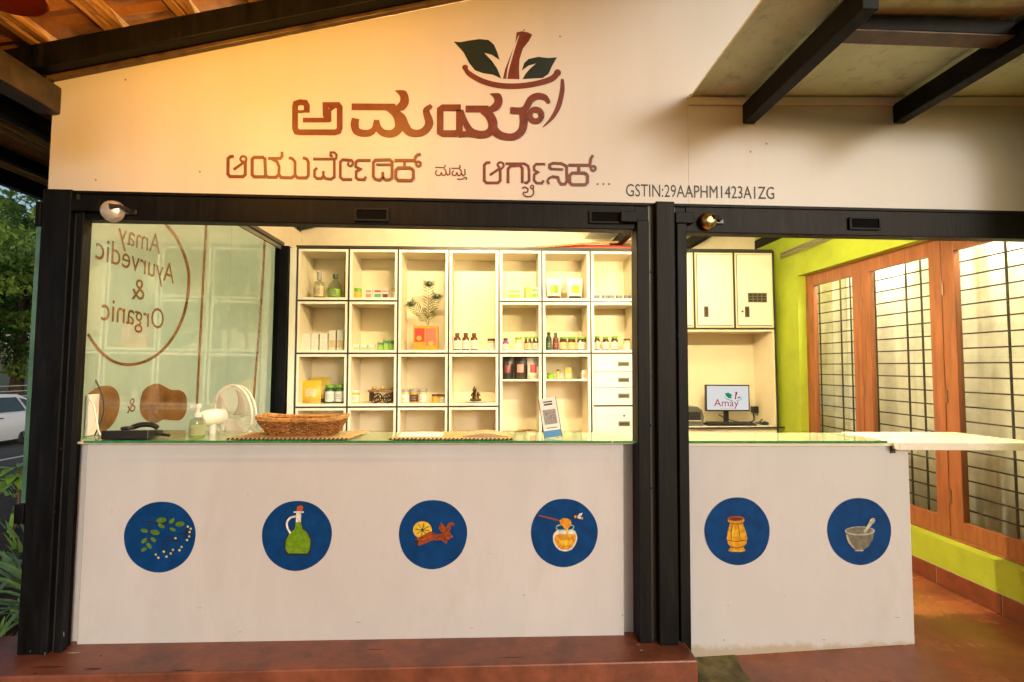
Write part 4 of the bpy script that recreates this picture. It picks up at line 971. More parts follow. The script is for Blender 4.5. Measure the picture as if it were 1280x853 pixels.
# red gift box with peacock feathers
t = thing('gift_box', 'red and orange gift box holding three peacock feathers, tall third column', 'box', spot(532.5, 2))
obj('box', MB().box(-0.128, 0.128, -0.05, 0.06, 0.012, 0.265), K['orange'], t, world=False, bevel=0.003)
obj('tray', MB().box(-0.14, 0.14, -0.06, 0.07, 0, 0.011), K['yellow'], t, world=False)
obj('card', MB().box(-0.112, -0.010, -0.056, -0.051, 0.095, 0.235), K['red'], t, world=False); obj('card', MB().box(0.002, 0.112, -0.056, -0.051, 0.055, 0.235), mat('goods rose', (0.60, 0.14, 0.10), rough=0.4), t, world=False)
obj('seal', MB().lathe([(0.026, -0.0585), (0.026, -0.0565)], (-0.066, 0, 0.13), 16, 'y'), K['gold'], t, world=False); obj('seal', MB().lathe([(0.026, -0.0585), (0.026, -0.0565)], (0.06, 0, 0.075), 16, 'y'), K['gold'], t, world=False)
FEA = mat('peacock barb', (0.16, 0.17, 0.04), rough=0.5, var=0.3, vscale=30); EYE = mat('peacock eye', (0.012, 0.035, 0.035), rough=0.3)
for k, (tx, tz, nm) in enumerate(((-0.165, 0.50, 'peacock_feather'), (0.02, 0.72, 'peacock_feather'), (0.105, 0.585, 'peacock_feather'))):
    ft = thing('peacock_feather', ['peacock feather leaning left from the red gift box', 'tallest peacock feather, upright from the red gift box', 'peacock feather leaning right from the red gift box'][k], 'feather', (t.location[0]+0.02, t.location[1], t.location[2]+0.266), 'peacock feathers')
    tx -= 0.02; tz -= 0.266
    P = [np.array(p) for p in spline([(0, 0, 0), (tx*0.35, 0, tz*0.5), (tx, 0, tz)], 8)]
    obj('quill', MB().tube([tuple(p) for p in P], 0.0022, 6), FEA, ft, world=False)
    m = MB()
    for i in range(4, len(P)):
        d_ = P[i]-P[i-1]; d_ = d_/np.linalg.norm(d_); n_ = np.array([-d_[2], 0, d_[0]])
        for s in (-1, 1):
            for q in range(6):
                e = P[i] + s*n_*(0.05+0.02*random.random()) + d_*(0.03+0.02*random.random()) + np.array([0, random.uniform(-.02, .02), 0])
                m.tube([tuple(P[i]), tuple(e)], [0.0020, 0.0010], 3)
    o = obj('barbs', m, FEA, ft, world=False); o['kind'] = 'stuff'
    m = MB(); c = P[-1]; N = 26
    for i in range(N):
        a = 2*math.pi*i/N; L = random.uniform(0.035, 0.065)
        m.tube([tuple(c), (c[0]+1.15*L*math.cos(a), c[1]+random.uniform(-.008, .008), c[2]+L*math.sin(a)*0.8)], [0.007, 0.002], 4)
    o = obj('fringe', m, FEA, ft, world=False); o['kind'] = 'stuff'
    obj('eye', MB().lathe([(0.002, -0.012), (0.022, -0.010), (0.026, -0.006), (0.02, 0)], (c[0], 0, c[2]), 14, 'y'), EYE, ft, world=False, smooth=50)
for k, px in enumerate((571.5, 582, 592.5)):
    bottle(px, 2, 9, 22, AMB, K['brown'], K['white'], ['left', 'middle', 'right'][k]+' one of three brown syrup bottles in the tall fourth column', neck=0.5, shoulder=0.66, group='three brown bottles')
jar(614, 2, 9.5, 15, K['cream'], K['brown'], K['white'], 'single small jar right of the three brown bottles')
bottle(632, 2, 8, 15.5, K['purple'], K['black'], K['white'], 'purple-labelled small bottle, second row, fifth column', neck=0.55)
bottle(648, 2, 9.5, 16.5, K['cream'], K['lime'], K['white'], 'cream bottle with lime cap beside the purple one, fifth column', neck=0.7)
bottle(660, 2, 9.5, 17, AMB, K['green'], K['cream'], 'amber pill bottle with green cap, left of a pair, fifth column', neck=0.75)
bottle(670, 2, 9.5, 17.5, AMB, K['green'], K['white'], 'amber pill bottle with green cap, right of a pair, fifth column', neck=0.75)
bottle(686, 2, 7.5, 23, K['black'], K['black'], K['dkgreen'], 'tall black bottle, first in the second row, sixth column', neck=0.45)
bottle(694.5, 2, 7.5, 22.5, AMB, K['dkgreen'], K['maroon'], 'tall dark brown bottle beside the black one, sixth column', neck=0.45)
for k, (px, w_) in enumerate(((704, 10), (714.5, 10.5), (727, 12))):
    bottle(px, 2, w_, 17, AMB, K['green'], K['cream'] if k < 2 else K['white'], ['left', 'middle', 'right'][k]+' of three green-capped amber jars, second row, sixth column', 'jar', neck=0.78, shoulder=0.7, group='green-capped amber jars')
for k, (px, w_, h) in enumerate(((746.5, 7.5, 18), (757, 8.5, 17.5), (768, 9, 18), (783.5, 9, 15))):
    bottle(px, 2, w_, h, K['cream'] if k == 3 else AMB, K['green'] if k < 3 else K['brown'], K['white'], ['first', 'second', 'third', 'last'][k]+' of four small bottles in the second row beside the post', neck=0.7, shoulder=0.7, group='four small bottles')
# row 3
pouch(391, 3, 24, 28, K['yellow'], K['cream'], 'large yellow snack bag in the third row, left cell', topw=1.0, botw=0.95, low=K['gold'])
pouch(402, 3, 24, 32, mat('goods mustard', (0.42, 0.30, 0.03), rough=0.3), K['yellow'], 'second yellow bag behind the large one, third row left', dy=0.09, low=K['black'])
for k, px in enumerate((414, 426)):
    bottle(px, 3, 11.5, 23, K['dkgreen'], K['green'], K['white'], ['left', 'right'][k]+' dark jar with white label in front of the yellow bags', 'jar', neck=0.72, shoulder=0.74, group='dark jars by the yellow bags')
jar(446, 3, 10, 16.5, K['yellow'], K['white'], K['white'], 'small white and yellow jar left of the toy cart')
# model cart
c0 = spot(479.5, 3); t = thing('model_cart', 'dark wooden model cart with spoked wheels and small pots', 'model cart', c0)
WD = mat('dark carved wood', (0.05, 0.022, 0.010), rough=0.4, var=0.3, vscale=30)
obj('deck', MB().box(-0.14, 0.14, -0.06, 0.06, 0.120, 0.140), mat('cart deck wood', (0.26, 0.14, 0.05), rough=0.5, var=0.3, vscale=25), t, world=False, bevel=0.002)
for s in (-1, 1): obj('post', MB().box(s*0.115-0.014, s*0.115+0.014, -0.05, 0.05, 0.02, 0.119), WD, t, world=False)
for sx in (-1, 1):
    for yy in (-0.062, 0.062):
        wc = (sx*0.066, yy, 0.052); m = MB()
        pr = [(wc[0]+0.046*math.cos(2*math.pi*i/20), yy, wc[2]+0.046*math.sin(2*math.pi*i/20)) for i in range(21)]
        wh = obj('wheel', MB().tube(pr, 0.0075, 6, cap=False), WD, t, world=False, smooth=60)
        m = MB()
        for i in range(4):
            a = math.pi*i/4; m.tube([(wc[0]-0.046*math.cos(a), yy, wc[2]-0.046*math.sin(a)), (wc[0]+0.046*math.cos(a), yy, wc[2]+0.046*math.sin(a))], 0.004, 5)
        obj('spokes', m, WD, wh, world=False)
obj('axle', MB().tube([(-0.066, 0, 0.052), (0.066, 0, 0.052)], 0.007, 6), WD, t, world=False)
for sx in (-0.09, 0.0, 0.09): obj('pot', MB().lathe([(0.012, 0.141), (0.026, 0.155), (0.026, 0.165), (0.018, 0.175)], (sx, 0, 0), 12), K['gold'], t, world=False, smooth=50)
for k, px in enumerate((508, 518.5, 529.5)):
    jar(px, 3, 10.5, 17, K['cream'] if k != 1 else K['gold'], K['grey'], K['white'] if k != 1 else K['brown'], ['left', 'middle', 'right'][k]+' of three squat balm jars, third row, third column', group='balm jars')
for k, (px, c1) in enumerate(((545.5, 'yellow'), (554, 'white'))):
    jar(px, 3, 9.5, 10.5, K['gold'], K['brown'], K[c1], ['low amber jar with yellow label, third row, third column', 'low amber jar with white label, third row, third column'][k])
# figurine on a plate
c0 = spot(594.5, 3); t = thing('plate', 'white plate under the bronze figurine, third row, fourth column', 'plate', c0)
obj('dish', MB().lathe([(0.05, 0), (0.11, 0.012), (0.112, 0.015), (0.05, 0.006)], (0,0,0), 24), K['white'], t, world=False, smooth=50)
BRZ = mat('bronze', (0.10, 0.06, 0.018), rough=0.3, metal=0.7, var=0.4, vscale=60, bump=0.5, bscale=90)
t = thing('figurine', 'small seated bronze figurine on a white plate', 'figurine', (c0[0], c0[1], c0[2]+0.0155))
bm = MB().lathe([(0.034, 0), (0.040, 0.02), (0.036, 0.045), (0.030, 0.06), (0.033, 0.075), (0.026, 0.095), (0.016, 0.102)], (0.006, 0, 0), 18)
obj('torso', bm, BRZ, t, world=False, smooth=60)
obj('head', MB().lathe([(0.004, 0.098), (0.018, 0.104), (0.023, 0.118), (0.018, 0.134), (0.010, 0.144), (0.004, 0.160)], (-0.006, -0.005, 0), 14), BRZ, t, world=False, smooth=60)
for s in (-1, 1): obj('arm', MB().tube([(0.006+s*0.028, -0.005, 0.088), (0.006+s*0.045, -0.02, 0.062), (0.006+s*0.020, -0.036, 0.05)], [0.010, 0.009, 0.007], 8), BRZ, t, world=False, smooth=60)
for s in (-1, 1): obj('leg', MB().tube([(0.006+s*0.02, -0.01, 0.018), (0.006+s*0.052, -0.022, 0.016), (0.006-s*0.008, -0.042, 0.012)], [0.015, 0.013, 0.009], 8), BRZ, t, world=False, smooth=60)
obj('trunk', MB().tube([(-0.010, -0.026, 0.116), (-0.018, -0.036, 0.095), (-0.006, -0.038, 0.080)], [0.008, 0.006, 0.004], 8), BRZ, t, world=False, smooth=60)
# mid shelves
pouch(635, 'mid', 14, 27, K['black'], K['maroon'], 'left black coffee-style pouch on the half shelf, fifth column', topw=1, botw=0.95)
pouch(650.5, 'mid', 15, 28, mat('goods coffee', (0.035, 0.02, 0.012), rough=0.4), K['pink'], 'middle dark brown pouch on the half shelf, fifth column', topw=1, botw=0.95)
pouch(666.5, 'mid', 15, 27, K['white'], K['red'], 'white pouch with red print on the half shelf, fifth column', topw=1, botw=0.95, low=K['cream'])
jar(688, 'mid', 9, 7.5, K['lime'], K['green'], None, 'tiny green tub on the half shelf, sixth column')
bottle(697.5, 'mid', 5.5, 12, K['yellow'], K['black'], K['cream'], 'tiny yellow bottle with black cap, half shelf, sixth column', neck=0.5)
carton(710, 'mid', 8, 14, K['gold'], K['cream'], 'small gold carton on the half shelf, sixth column')
carton(731, 'mid', 8, 11, K['white'], K['cream'], 'small white carton at the right of the half shelf, sixth column')
p = onY(659, 538, 2.78); zf = sz(float(p[0]), BZ+0.036)
lb = thing('tall_carton', 'brown-yellow carton whose open top shows just above the counter, fifth column', 'carton', (float(p[0]), 2.78, zf))
hh = float(p[2])-zf
obj('box', MB().box(-0.105, 0.105, -0.08, 0.08, 0.0, hh), K['gold'], lb, world=False)
obj('flap', MB().prism([(-0.105, hh+0.001), (0.02, hh+0.018), (0.105, hh+0.001)], 'y', -0.081, -0.076), K['brown'], lb, world=False)

# ------------------------------------------------------------------ computer corner
dk = lambda px, Y: (float(onY(px, 500, Y)[0]), Y, sz(float(onY(px, 500, Y)[0]), DKZ)+0.001)
a = onY(882, 481, 2.75); b = onY(937.5, 514.5, 2.75)
mo = thing('computer_monitor', 'black-framed computer monitor showing a leaf logo', 'monitor', (float((a[0]+b[0])/2), 2.78, dk(910, 2.78)[2]))
obj('bezel', MB().box(a[0], b[0], 2.752, 2.785, b[2], a[2]), BLKPL, mo, bevel=0.003)
obj('screen', MB().box(a[0]+0.014, b[0]-0.014, 2.7505, 2.7515, b[2]+0.016, a[2]-0.014), emis('lit screen', (1.0, 0.98, 0.97), 0.50), mo)
obj('stand', MB().prism([(mo.location[0]-0.10, 2.80), (mo.location[0]+0.10, 2.80), (mo.location[0]+0.06, 2.93), (mo.location[0]-0.06, 2.93)], 'z', mo.location[2], mo.location[2]+0.012).box(mo.location[0]-0.025, mo.location[0]+0.025, 2.787, 2.81, mo.location[2]+0.013, a[2]-0.1), BLKPL, mo)
def SCR(u, v, off):
    p = onY(850+u/7.111, 460+v/7.111, 2.7498-off); return (p[0], 2.7498-off, p[2])
A = Paint(SCR, 0.0001); A.fill([(398,228),(430,220),(455,235),(468,248),(452,250),(462,272),(430,270),(410,250)]).fill([(540,252),(520,258),(508,272),(528,272)]).stroke([(395,258),(420,280),(470,292)], 5).stroke([(500,294),(535,284),(552,262)], 4)
obj('screen_leaf', A.mb, emis('screen green', (0.03, 0.40, 0.20), 0.42), mo)
A = Paint(SCR, 0.0001); A.fill([(492,215),(506,212),(512,225),(502,245),(498,280),(486,280),(490,248)])
obj('screen_stem', A.mb, emis('screen red', (0.62, 0.05, 0.12), 0.42), mo)
q0 = SCR(302, 342, 0); q1 = SCR(522, 350, 0)
obj('screen_lettering', fit_text('Amay', lambda u, v: (q0[0]+u, 2.7496, q0[2]+v*0.95), q1[0]-q0[0]), MATS['screen red'], mo)
A = Paint(SCR, 0.0001); A.stroke([(358,361),(505,362)], 4, smooth=False); obj('screen_line', A.mb, K['grey'], mo)
kb = dk(912, 2.68); t = thing('keyboard', 'thin black keyboard on the desk in front of the monitor', 'keyboard', kb)
obj('base', MB().prism([(-0.06, 0), (0.06, 0), (0.06, 0.026), (-0.06, 0.012)], 'x', -0.27, 0.27), BLKPL, t, world=False, bevel=0.003)
kbm = MB()
for r_ in range(4):
    for c_ in range(14): kbm.box(-0.255+c_*0.037, -0.225+c_*0.037, -0.05+r_*0.026, -0.030+r_*0.026, 0.020+r_*0.0032, 0.0265+r_*0.0032)
o = obj('keys', kbm, mat('key plastic', (0.03, 0.03, 0.03), rough=0.5), t, world=False); o['kind'] = 'stuff'
pr = dk(866, 2.72); t = thing('label_printer', 'grey and black desktop printer half hidden behind the centre post', 'printer', pr)
obj('case', MB().prism([(-0.10, 0), (0.08, 0), (0.09, 0.10), (0.07, 0.17), (0.02, 0.205), (-0.10, 0.21)], 'y', -0.08, 0.12), mat('printer grey', (0.10, 0.10, 0.09), rough=0.4), t, world=False, bevel=0.006)
obj('front_slot', MB().box(-0.09, 0.05, -0.084, -0.0805, 0.06, 0.15), BLKPL, t, world=False)
obj('feed_lip', MB().box(-0.09, 0.05, -0.10, -0.0845, 0.05, 0.062), mat('printer light grey', (0.4, 0.39, 0.34), rough=0.4), t, world=False)
so = onY(955, 512, 2.985); t = thing('wall_socket', 'white wall socket plate beside the monitor', 'socket', (float(so[0]), 2.985, float(so[2])))
obj('plate', MB().box(-0.07, 0.07, -0.004, 0.003, -0.05, 0.05), WHTPL, t, world=False, bevel=0.003)
pg = onY(944, 512, 2.94); t = thing('power_adapter', 'black plug and adapter with tangled cables right of the monitor', 'adapter', (float(pg[0]), 2.90, float(pg[2])))
obj('plug', MB().box(-0.035, 0.035, 0.02, 0.079, -0.04, 0.035), BLKPL, t, world=False, bevel=0.006)
cb = dk(950, 2.74)
def W_(p): return (p[0]-t.location[0], p[1]-t.location[1], p[2]-t.location[2])
zb = cb[2]
obj('cable', MB().tube(spline([(-0.02, 0.05, -0.04), (-0.04, 0.0, -0.12), W_((cb[0]-0.12, 2.80, zb+0.012)), W_((cb[0]-0.02, 2.72, zb+0.014)), W_((cb[0]+0.05, 2.74, zb+0.03)), W_((cb[0]+0.09, 2.72, zb+0.01))], 6), 0.007, 6), BLKPL, t, world=False, smooth=60)
obj('cable', MB().tube(spline([(0.02, 0.05, -0.04), (0.04, 0.0, -0.10), W_((cb[0]+0.03, 2.76, zb+0.05)), W_((cb[0]-0.04, 2.74, zb+0.02)), W_((cb[0]-0.16, 2.78, zb+0.012)), W_((cb[0]-0.34, 2.80, zb+0.05)), W_((cb[0]-0.44, 2.80, zb+0.10))], 6), 0.006, 6), BLKPL, t, world=False, smooth=60)
obj('brick', MB().box(*[v for ab in zip(W_((cb[0]-0.02, 2.68, zb)), W_((cb[0]+0.06, 2.73, zb+0.03))) for v in ab]), BLKPL, t, world=False, bevel=0.006)

# things lying on top of the shelving
tz0 = lambda px: sz(float(onY(px, 310, 2.8)[0]), RZ[0]+0.031)
p0 = onY(662, 310, 2.75); p1 = onY(800, 300, 2.75)
t = thing('rolled_banner', 'red rolled cloth banner lying on top of the shelving', 'banner', (float(p0[0]), 2.75, tz0(680)))
L = float(p1[0]-p0[0])
obj('roll', MB().tube([(0, 0, 0.025), (L*0.5, 0.02, 0.045), (L, 0.03, 0.05)], [0.010, 0.03, 0.034], 10), K['red'], t, world=False, smooth=50)
obj('pole', MB().tube([(-0.05, -0.05, 0.012), (L*0.6, -0.05, 0.085), (L*1.05, -0.05, 0.12)], 0.012, 8), TIMBER, t, world=False, smooth=50)

# ------------------------------------------------------------------ things on the counter
CT = 1.1065
JUTE = mat('jute', (0.50, 0.36, 0.17), rough=0.9, var=0.25, vscale=60, bump=0.8, bscale=220); JUTED = mat('dark jute braid', (0.06, 0.05, 0.025), rough=0.9)
def mat_(pts, label):
    c = np.mean(pts, axis=0); t = thing('table_mat', label, 'mat', (float(c[0]), float(c[1]), CT), 'woven mats on the counter')
    obj('weave', MB().prism([(p[0], p[1]) for p in pts], 'z', CT+0.0005, CT+0.006), JUTE, t, bevel=0.002)
    a, b = np.array(pts[0]), np.array(pts[1]); n = int(np.linalg.norm(b-a)/0.022)
    m = MB()
    for i in range(n):
        q = a+(b-a)*(i+0.5)/n; m.add([(q[0]-0.006, q[1]-0.004, CT+0.0005), (q[0]+0.004, q[1]-0.004, CT+0.0005), (q[0]+0.010, q[1]-0.004, CT+0.010), (q[0], q[1]-0.004, CT+0.010),
                                       (q[0]-0.006, q[1]+0.006, CT+0.0005), (q[0]+0.004, q[1]+0.006, CT+0.0005), (q[0]+0.010, q[1]+0.006, CT+0.010), (q[0], q[1]+0.006, CT+0.010)],
                                      [(0,1,2,3),(4,7,6,5),(0,4,5,1),(1,5,6,2),(2,6,7,3),(3,7,4,0)])
    o = obj('braid', m, JUTED, t); o['kind'] = 'stuff'
mat_([(-1.375, 0.028), (-0.745, 0.028), (-0.715, 0.36), (-1.36, 0.36)], 'woven jute mat under the cane basket')
mat_([(-0.535, 0.028), (0.125, 0.028), (0.15, 0.33), (-0.51, 0.33)], 'woven jute mat under the papers')
# cane basket
CANE = mat('cane', (0.30, 0.125, 0.035), rough=0.5, var=0.3, vscale=40, bump=0.4, bscale=120); CANEL = mat('light cane rim', (0.52, 0.27, 0.08), rough=0.45, var=0.25, vscale=50)
bc = (-1.045, 0.215, CT+0.0065); t = thing('cane_basket', 'shallow brown cane basket on the counter beside the fan', 'basket', bc)
m = MB(); B0 = (0.175, 0.065); B1 = (0.222, 0.100); HB = 0.074
def rr(w_, d_, n=44, r=0.03):
    out = []
    for i in range(n):
        a = 2*math.pi*i/n; c, s = math.cos(a), math.sin(a); k = 1/max(abs(c), abs(s))
        k = min(k, 1.28); out.append((w_*c*k, d_*s*k))
    return out
N = 44
for k in range(9):
    f = k/8; ring = rr(B0[0]+(B1[0]-B0[0])*f, B0[1]+(B1[1]-B0[1])*f, N)
    zz = HB*f + 0.004
    pts = [(x, y, zz + 0.0035*(1 if (i+k) % 2 else -1)) for i, (x, y) in enumerate(ring)]; pts.append(pts[0])
    obj('weaver', MB().tube(pts, 0.0052, 5, cap=False), CANE, t, world=False, smooth=60)
r0 = rr(B0[0]+0.002, B0[1]+0.002, N); r1 = rr(B1[0]+0.004, B1[1]+0.004, N)
m = MB()
for i in range(0, N, 1): m.tube([(r0[i][0], r0[i][1], 0.002), (r1[i][0], r1[i][1], HB+0.006)], 0.0038, 4)
o = obj('stakes', m, CANE, t, world=False); o['kind'] = 'stuff'
for dz in (0.0, 0.009):
    pts = [(x*1.015, y*1.015, HB+0.008+dz + (0.012*(abs(x)/B1[0])**4)) for x, y in rr(B1[0]+0.004, B1[1]+0.004, N)]; pts.append(pts[0])
    obj('rim', MB().tube(pts, 0.0075, 6, cap=False), CANEL, t, world=False, smooth=60)
obj('bottom', MB().prism(rr(B0[0], B0[1], N), 'z', 0.0, 0.006), CANE, t, world=False)
# papers
PAP = mat('paper', (0.82, 0.79, 0.70), rough=0.6, var=0.02); PAPG = mat('brown paper cover', (0.40, 0.31, 0.18), rough=0.6, var=0.08)
def sheet(c, w_, d_, rot, mt, label, name, h=0.006):
    t = thing(name, label, name.replace('_', ' '), (c[0], c[1], CT+0.0068), rot=(0, 0, rot))
    n = 10; vs = []; 
    for k in (0, 1):
        for i in range(n+1):
            u = i/n; z = h*(0.4+0.9*math.sin(math.pi*u)**2*(1 if name == 'booklet' else 0.4)) if k else 0.0
            for s in (-1, 1): vs.append((-w_/2+w_*u, s*d_/2, z))
    o = 2*(n+1); fs = []
    for i in range(n):
        a = 2*i; fs += [(a, a+1, a+3, a+2), (o+a, o+a+2, o+a+3, o+a+1), (a, a+2, o+a+2, o+a), (a+1, o+a+1, o+a+3, a+3)]
    fs += [(0, o, o+1, 1), (2*n, 2*n+1, o+2*n+1, o+2*n)]
    obj('pages', MB().add(vs, fs), mt, t, world=False, smooth=40); return t
sheet((-0.38, 0.17), 0.24, 0.17, 0.05, PAP, 'white paper pad lying on the right-hand mat', 'paper_pad', 0.010)
sheet((-0.02, 0.17), 0.25, 0.16, -0.03, PAPG, 'brown covered booklet lying on the right-hand mat', 'booklet', 0.016)
# payment stand (its code panel is left blank)
p = onZ(692, 548, CT); t = thing('payment_stand', 'upright tilted payment card stand with blue foot band on the counter', 'card stand', (float(p[0]), float(p[1]), CT), rot=(-0.24, -0.13, 0.06))
obj('board', MB().box(-0.048, 0.048, 0, 0.006, 0.004, 0.225), mat('stand white', (0.80, 0.79, 0.76), rough=0.3, var=0.02), t, world=False, bevel=0.002)
obj('foot_band', MB().box(-0.047, 0.047, -0.0015, -0.0004, 0.006, 0.044), mat('stand blue', (0.03, 0.24, 0.55), rough=0.4), t, world=False)
obj('code_panel', MB().box(-0.036, 0.036, -0.0015, -0.0004, 0.078, 0.160), mat('panel grey', (0.30, 0.29, 0.28), rough=0.5, var=0.25, vscale=120), t, world=False)
m = MB().box(-0.024, 0.024, -0.0016, -0.0004, 0.184, 0.194); m2 = MB().box(-0.026, 0.026, -0.0016, -0.0004, 0.200, 0.207)
DKG = mat('stand print', (0.05, 0.05, 0.06), rough=0.5)
obj('print_line', m, DKG, t, world=False); obj('print_line', m2, DKG, t, world=False); obj('print_line', MB().box(-0.03, 0.03, -0.0016, -0.0004, 0.056, 0.060), DKG, t, world=False)
for s in (-1, 1): obj('edge', MB().box(s*0.0495-0.0014, s*0.0495+0.0014, -0.001, 0.007, 0.004, 0.226), DKG, t, world=False)
obj('prop', MB().bar((0, 0.007, 0.18), (0, 0.075, 0.022), 0.05, 0.004), MATS['stand white'], t, world=False)
# sanitiser pump bottle
p = onZ(242, 549, CT); t = thing('pump_bottle', 'clear pump bottle of green sanitiser at the left of the counter', 'pump bottle', (float(p[0]), float(p[1])+0.03, CT))
obj('bottle', MB().lathe([(0.034, 0), (0.038, 0.005), (0.038, 0.085), (0.034, 0.098), (0.016, 0.108), (0.014, 0.118)], (0,0,0), 20), CLR, t, world=False, smooth=40)
obj('liquid', MB().lathe([(0.032, 0.004), (0.0345, 0.010), (0.0345, 0.062)], (0,0,0), 20), mat('green gel', (0.42, 0.50, 0.10), rough=0.1), t, world=False, smooth=40)
obj('label', MB().lathe([(0.0385, 0.018), (0.0385, 0.075)], (0,0,0), 20, cap=False), translucent('pale label', (0.62, 0.66, 0.40), 0.5), t, world=False, smooth=40)
obj('pump', MB().lathe([(0.018, 0.112), (0.018, 0.132), (0.008, 0.136), (0.008, 0.160), (0.015, 0.162), (0.015, 0.178), (0.006, 0.182)], (0,0,0), 16).box(-0.038, -0.008, -0.007, 0.007, 0.163, 0.176), WHTPL, t, world=False, smooth=40)
# table fan, seen from behind
fc = onY(291, 517, 0.42); FW = mat('fan white', (0.82, 0.80, 0.75), rough=0.35, var=0.02)
t = thing('pedestal_fan', 'white pedestal fan turned towards the shelves behind the counter', 'fan', (float(fc[0]), 0.42, -0.057))
ax = np.array([0.48, 0.87, 0.05]); ax /= np.linalg.norm(ax); e1 = np.cross(ax, (0, 0, 1)); e1 /= np.linalg.norm(e1); e2 = np.cross(e1, ax)
C0 = np.array([fc[0], 0.42, fc[2]-0.005])
def FP(a, r, h): return tuple(C0 + ax*h + r*(math.cos(a)*e1 + math.sin(a)*e2))
RF = 0.175
obj('guard_ring', MB().tube([FP(2*math.pi*i/40, RF, 0) for i in range(41)], 0.006, 6, cap=False), FW, t, smooth=60)
obj('guard_ring', MB().tube([FP(2*math.pi*i/40, RF-0.004, 0.03) for i in range(41)], 0.005, 6, cap=False), FW, t, smooth=60)
m = MB()
for i in range(56):
    a = 2*math.pi*i/56
    m.tube([FP(a, 0.035, -0.055), FP(a+0.05, RF*0.6, -0.050), FP(a+0.08, RF*0.93, -0.028), FP(a+0.08, RF, 0.0), FP(a+0.08, RF*0.96, 0.03), FP(a+0.05, RF*0.6, 0.055), FP(a, 0.03, 0.06)], 0.0009, 4, cap=False)
o = obj('guard_wires', m, FW, t); o['kind'] = 'stuff'
for k in range(3):
    a0 = 2*math.pi*k/3; vs = []
    for i in range(7):
        for j in range(4):
            r = 0.03+(RF*0.86-0.03)*j/3; aa = a0+(i/6)*1.5*(0.6+0.4*j/3); vs.append(FP(aa, r, -0.02+0.035*i/6))
    fs = [(i*4+j, i*4+j+1, (i+1)*4+j+1, (i+1)*4+j) for i in range(6) for j in range(3)]
    o = obj('blade', MB().add(vs, fs), translucent('fan blade', (0.72, 0.70, 0.64), 0.4), t, smooth=60); o.modifiers.new('t', 'SOLIDIFY').thickness = 0.002
vs = []
mh = MB(); N = 20
for r, h in ((0.012, -0.20), (0.036, -0.195), (0.044, -0.16), (0.046, -0.10), (0.042, -0.058), (0.02, -0.05)):
    for i in range(N): vs.append(FP(2*math.pi*i/N, r, h))
mh.add(vs, [(k*N+i, k*N+(i+1) % N, (k+1)*N+(i+1) % N, (k+1)*N+i) for k in range(5) for i in range(N)] + [tuple(range(N))])
obj('motor_housing', mh, FW, t, smooth=50)
mc_ = C0 + ax*-0.12
FZ = -0.057
obj('stem', MB().tube([(mc_[0], mc_[1], mc_[2]-0.03), (mc_[0], mc_[1], 0.5), (mc_[0], mc_[1], FZ+0.03)], [0.020, 0.022, 0.028], 12), FW, t, smooth=50)
obj('base', MB().lathe([(0.19, 0), (0.195, 0.012), (0.15, 0.035), (0.03, 0.05)], (mc_[0], mc_[1], FZ), 28), FW, t, smooth=50)
# black device with cables
a = onZ(132, 549, CT); b = onZ(200, 546, CT)
t = thing('phone_dock', 'flat black phone dock with a cable at the left end of the counter', 'phone dock', (float((a[0]+b[0])/2), 0.12, CT), rot=(0, 0, 0.10))
obj('case', MB().prism([(-0.075, 0), (0.075, 0), (0.075, 0.030), (-0.075, 0.046)], 'x', -0.125, 0.10), BLKPL, t, world=False, bevel=0.005)
obj('handset', MB().tube(spline([(-0.03, 0.02, 0.05), (0.01, 0.025, 0.064), (0.06, 0.03, 0.062), (0.09, 0.03, 0.046)], 5), [0.014]*16, 8), BLKPL, t, world=False, smooth=50)
obj('knob', MB().box(-0.045, 0.0, -0.06, -0.01, 0.045, 0.062), BLKPL, t, world=False, bevel=0.006)
obj('cable', MB().tube(spline([(0.10, 0.0, 0.02), (0.14, 0.0, 0.012), (0.17, -0.01, 0.010)], 5), 0.008, 6), BLKPL, t, world=False, smooth=50)
p = onY(103, 517, 0.16)
wb = thing('white_router', 'upright white box standing against the left post on the counter', 'router', (-2.165, 0.17, CT))
obj('case', MB().box(-0.023, -0.006, -0.015, 0.06, 0, 0.225), WHTPL, wb, world=False, bevel=0.005)
obj('cable', MB().tube(spline([(0.0, -0.02, 0.20), (0.03, -0.03, 0.17), (0.06, -0.04, 0.08), (0.085, -0.045, 0.014), (0.13, -0.04, 0.012)], 6), 0.0045, 6), WHTPL, wb, world=False, smooth=60)
pp = [onY(105, 462, 0.22), onY(116, 470, 0.22), onY(126, 490, 0.22), onY(130, 510, 0.22), onY(126, 528, 0.2), onY(118, 545, 0.16)]
tag(obj('black_cable', MB().tube(spline([tuple(q) for q in pp], 6), 0.0038, 6), BLKPL, smooth=60), 'thin black cable curving up beside the frosted glass, far left', 'cable')

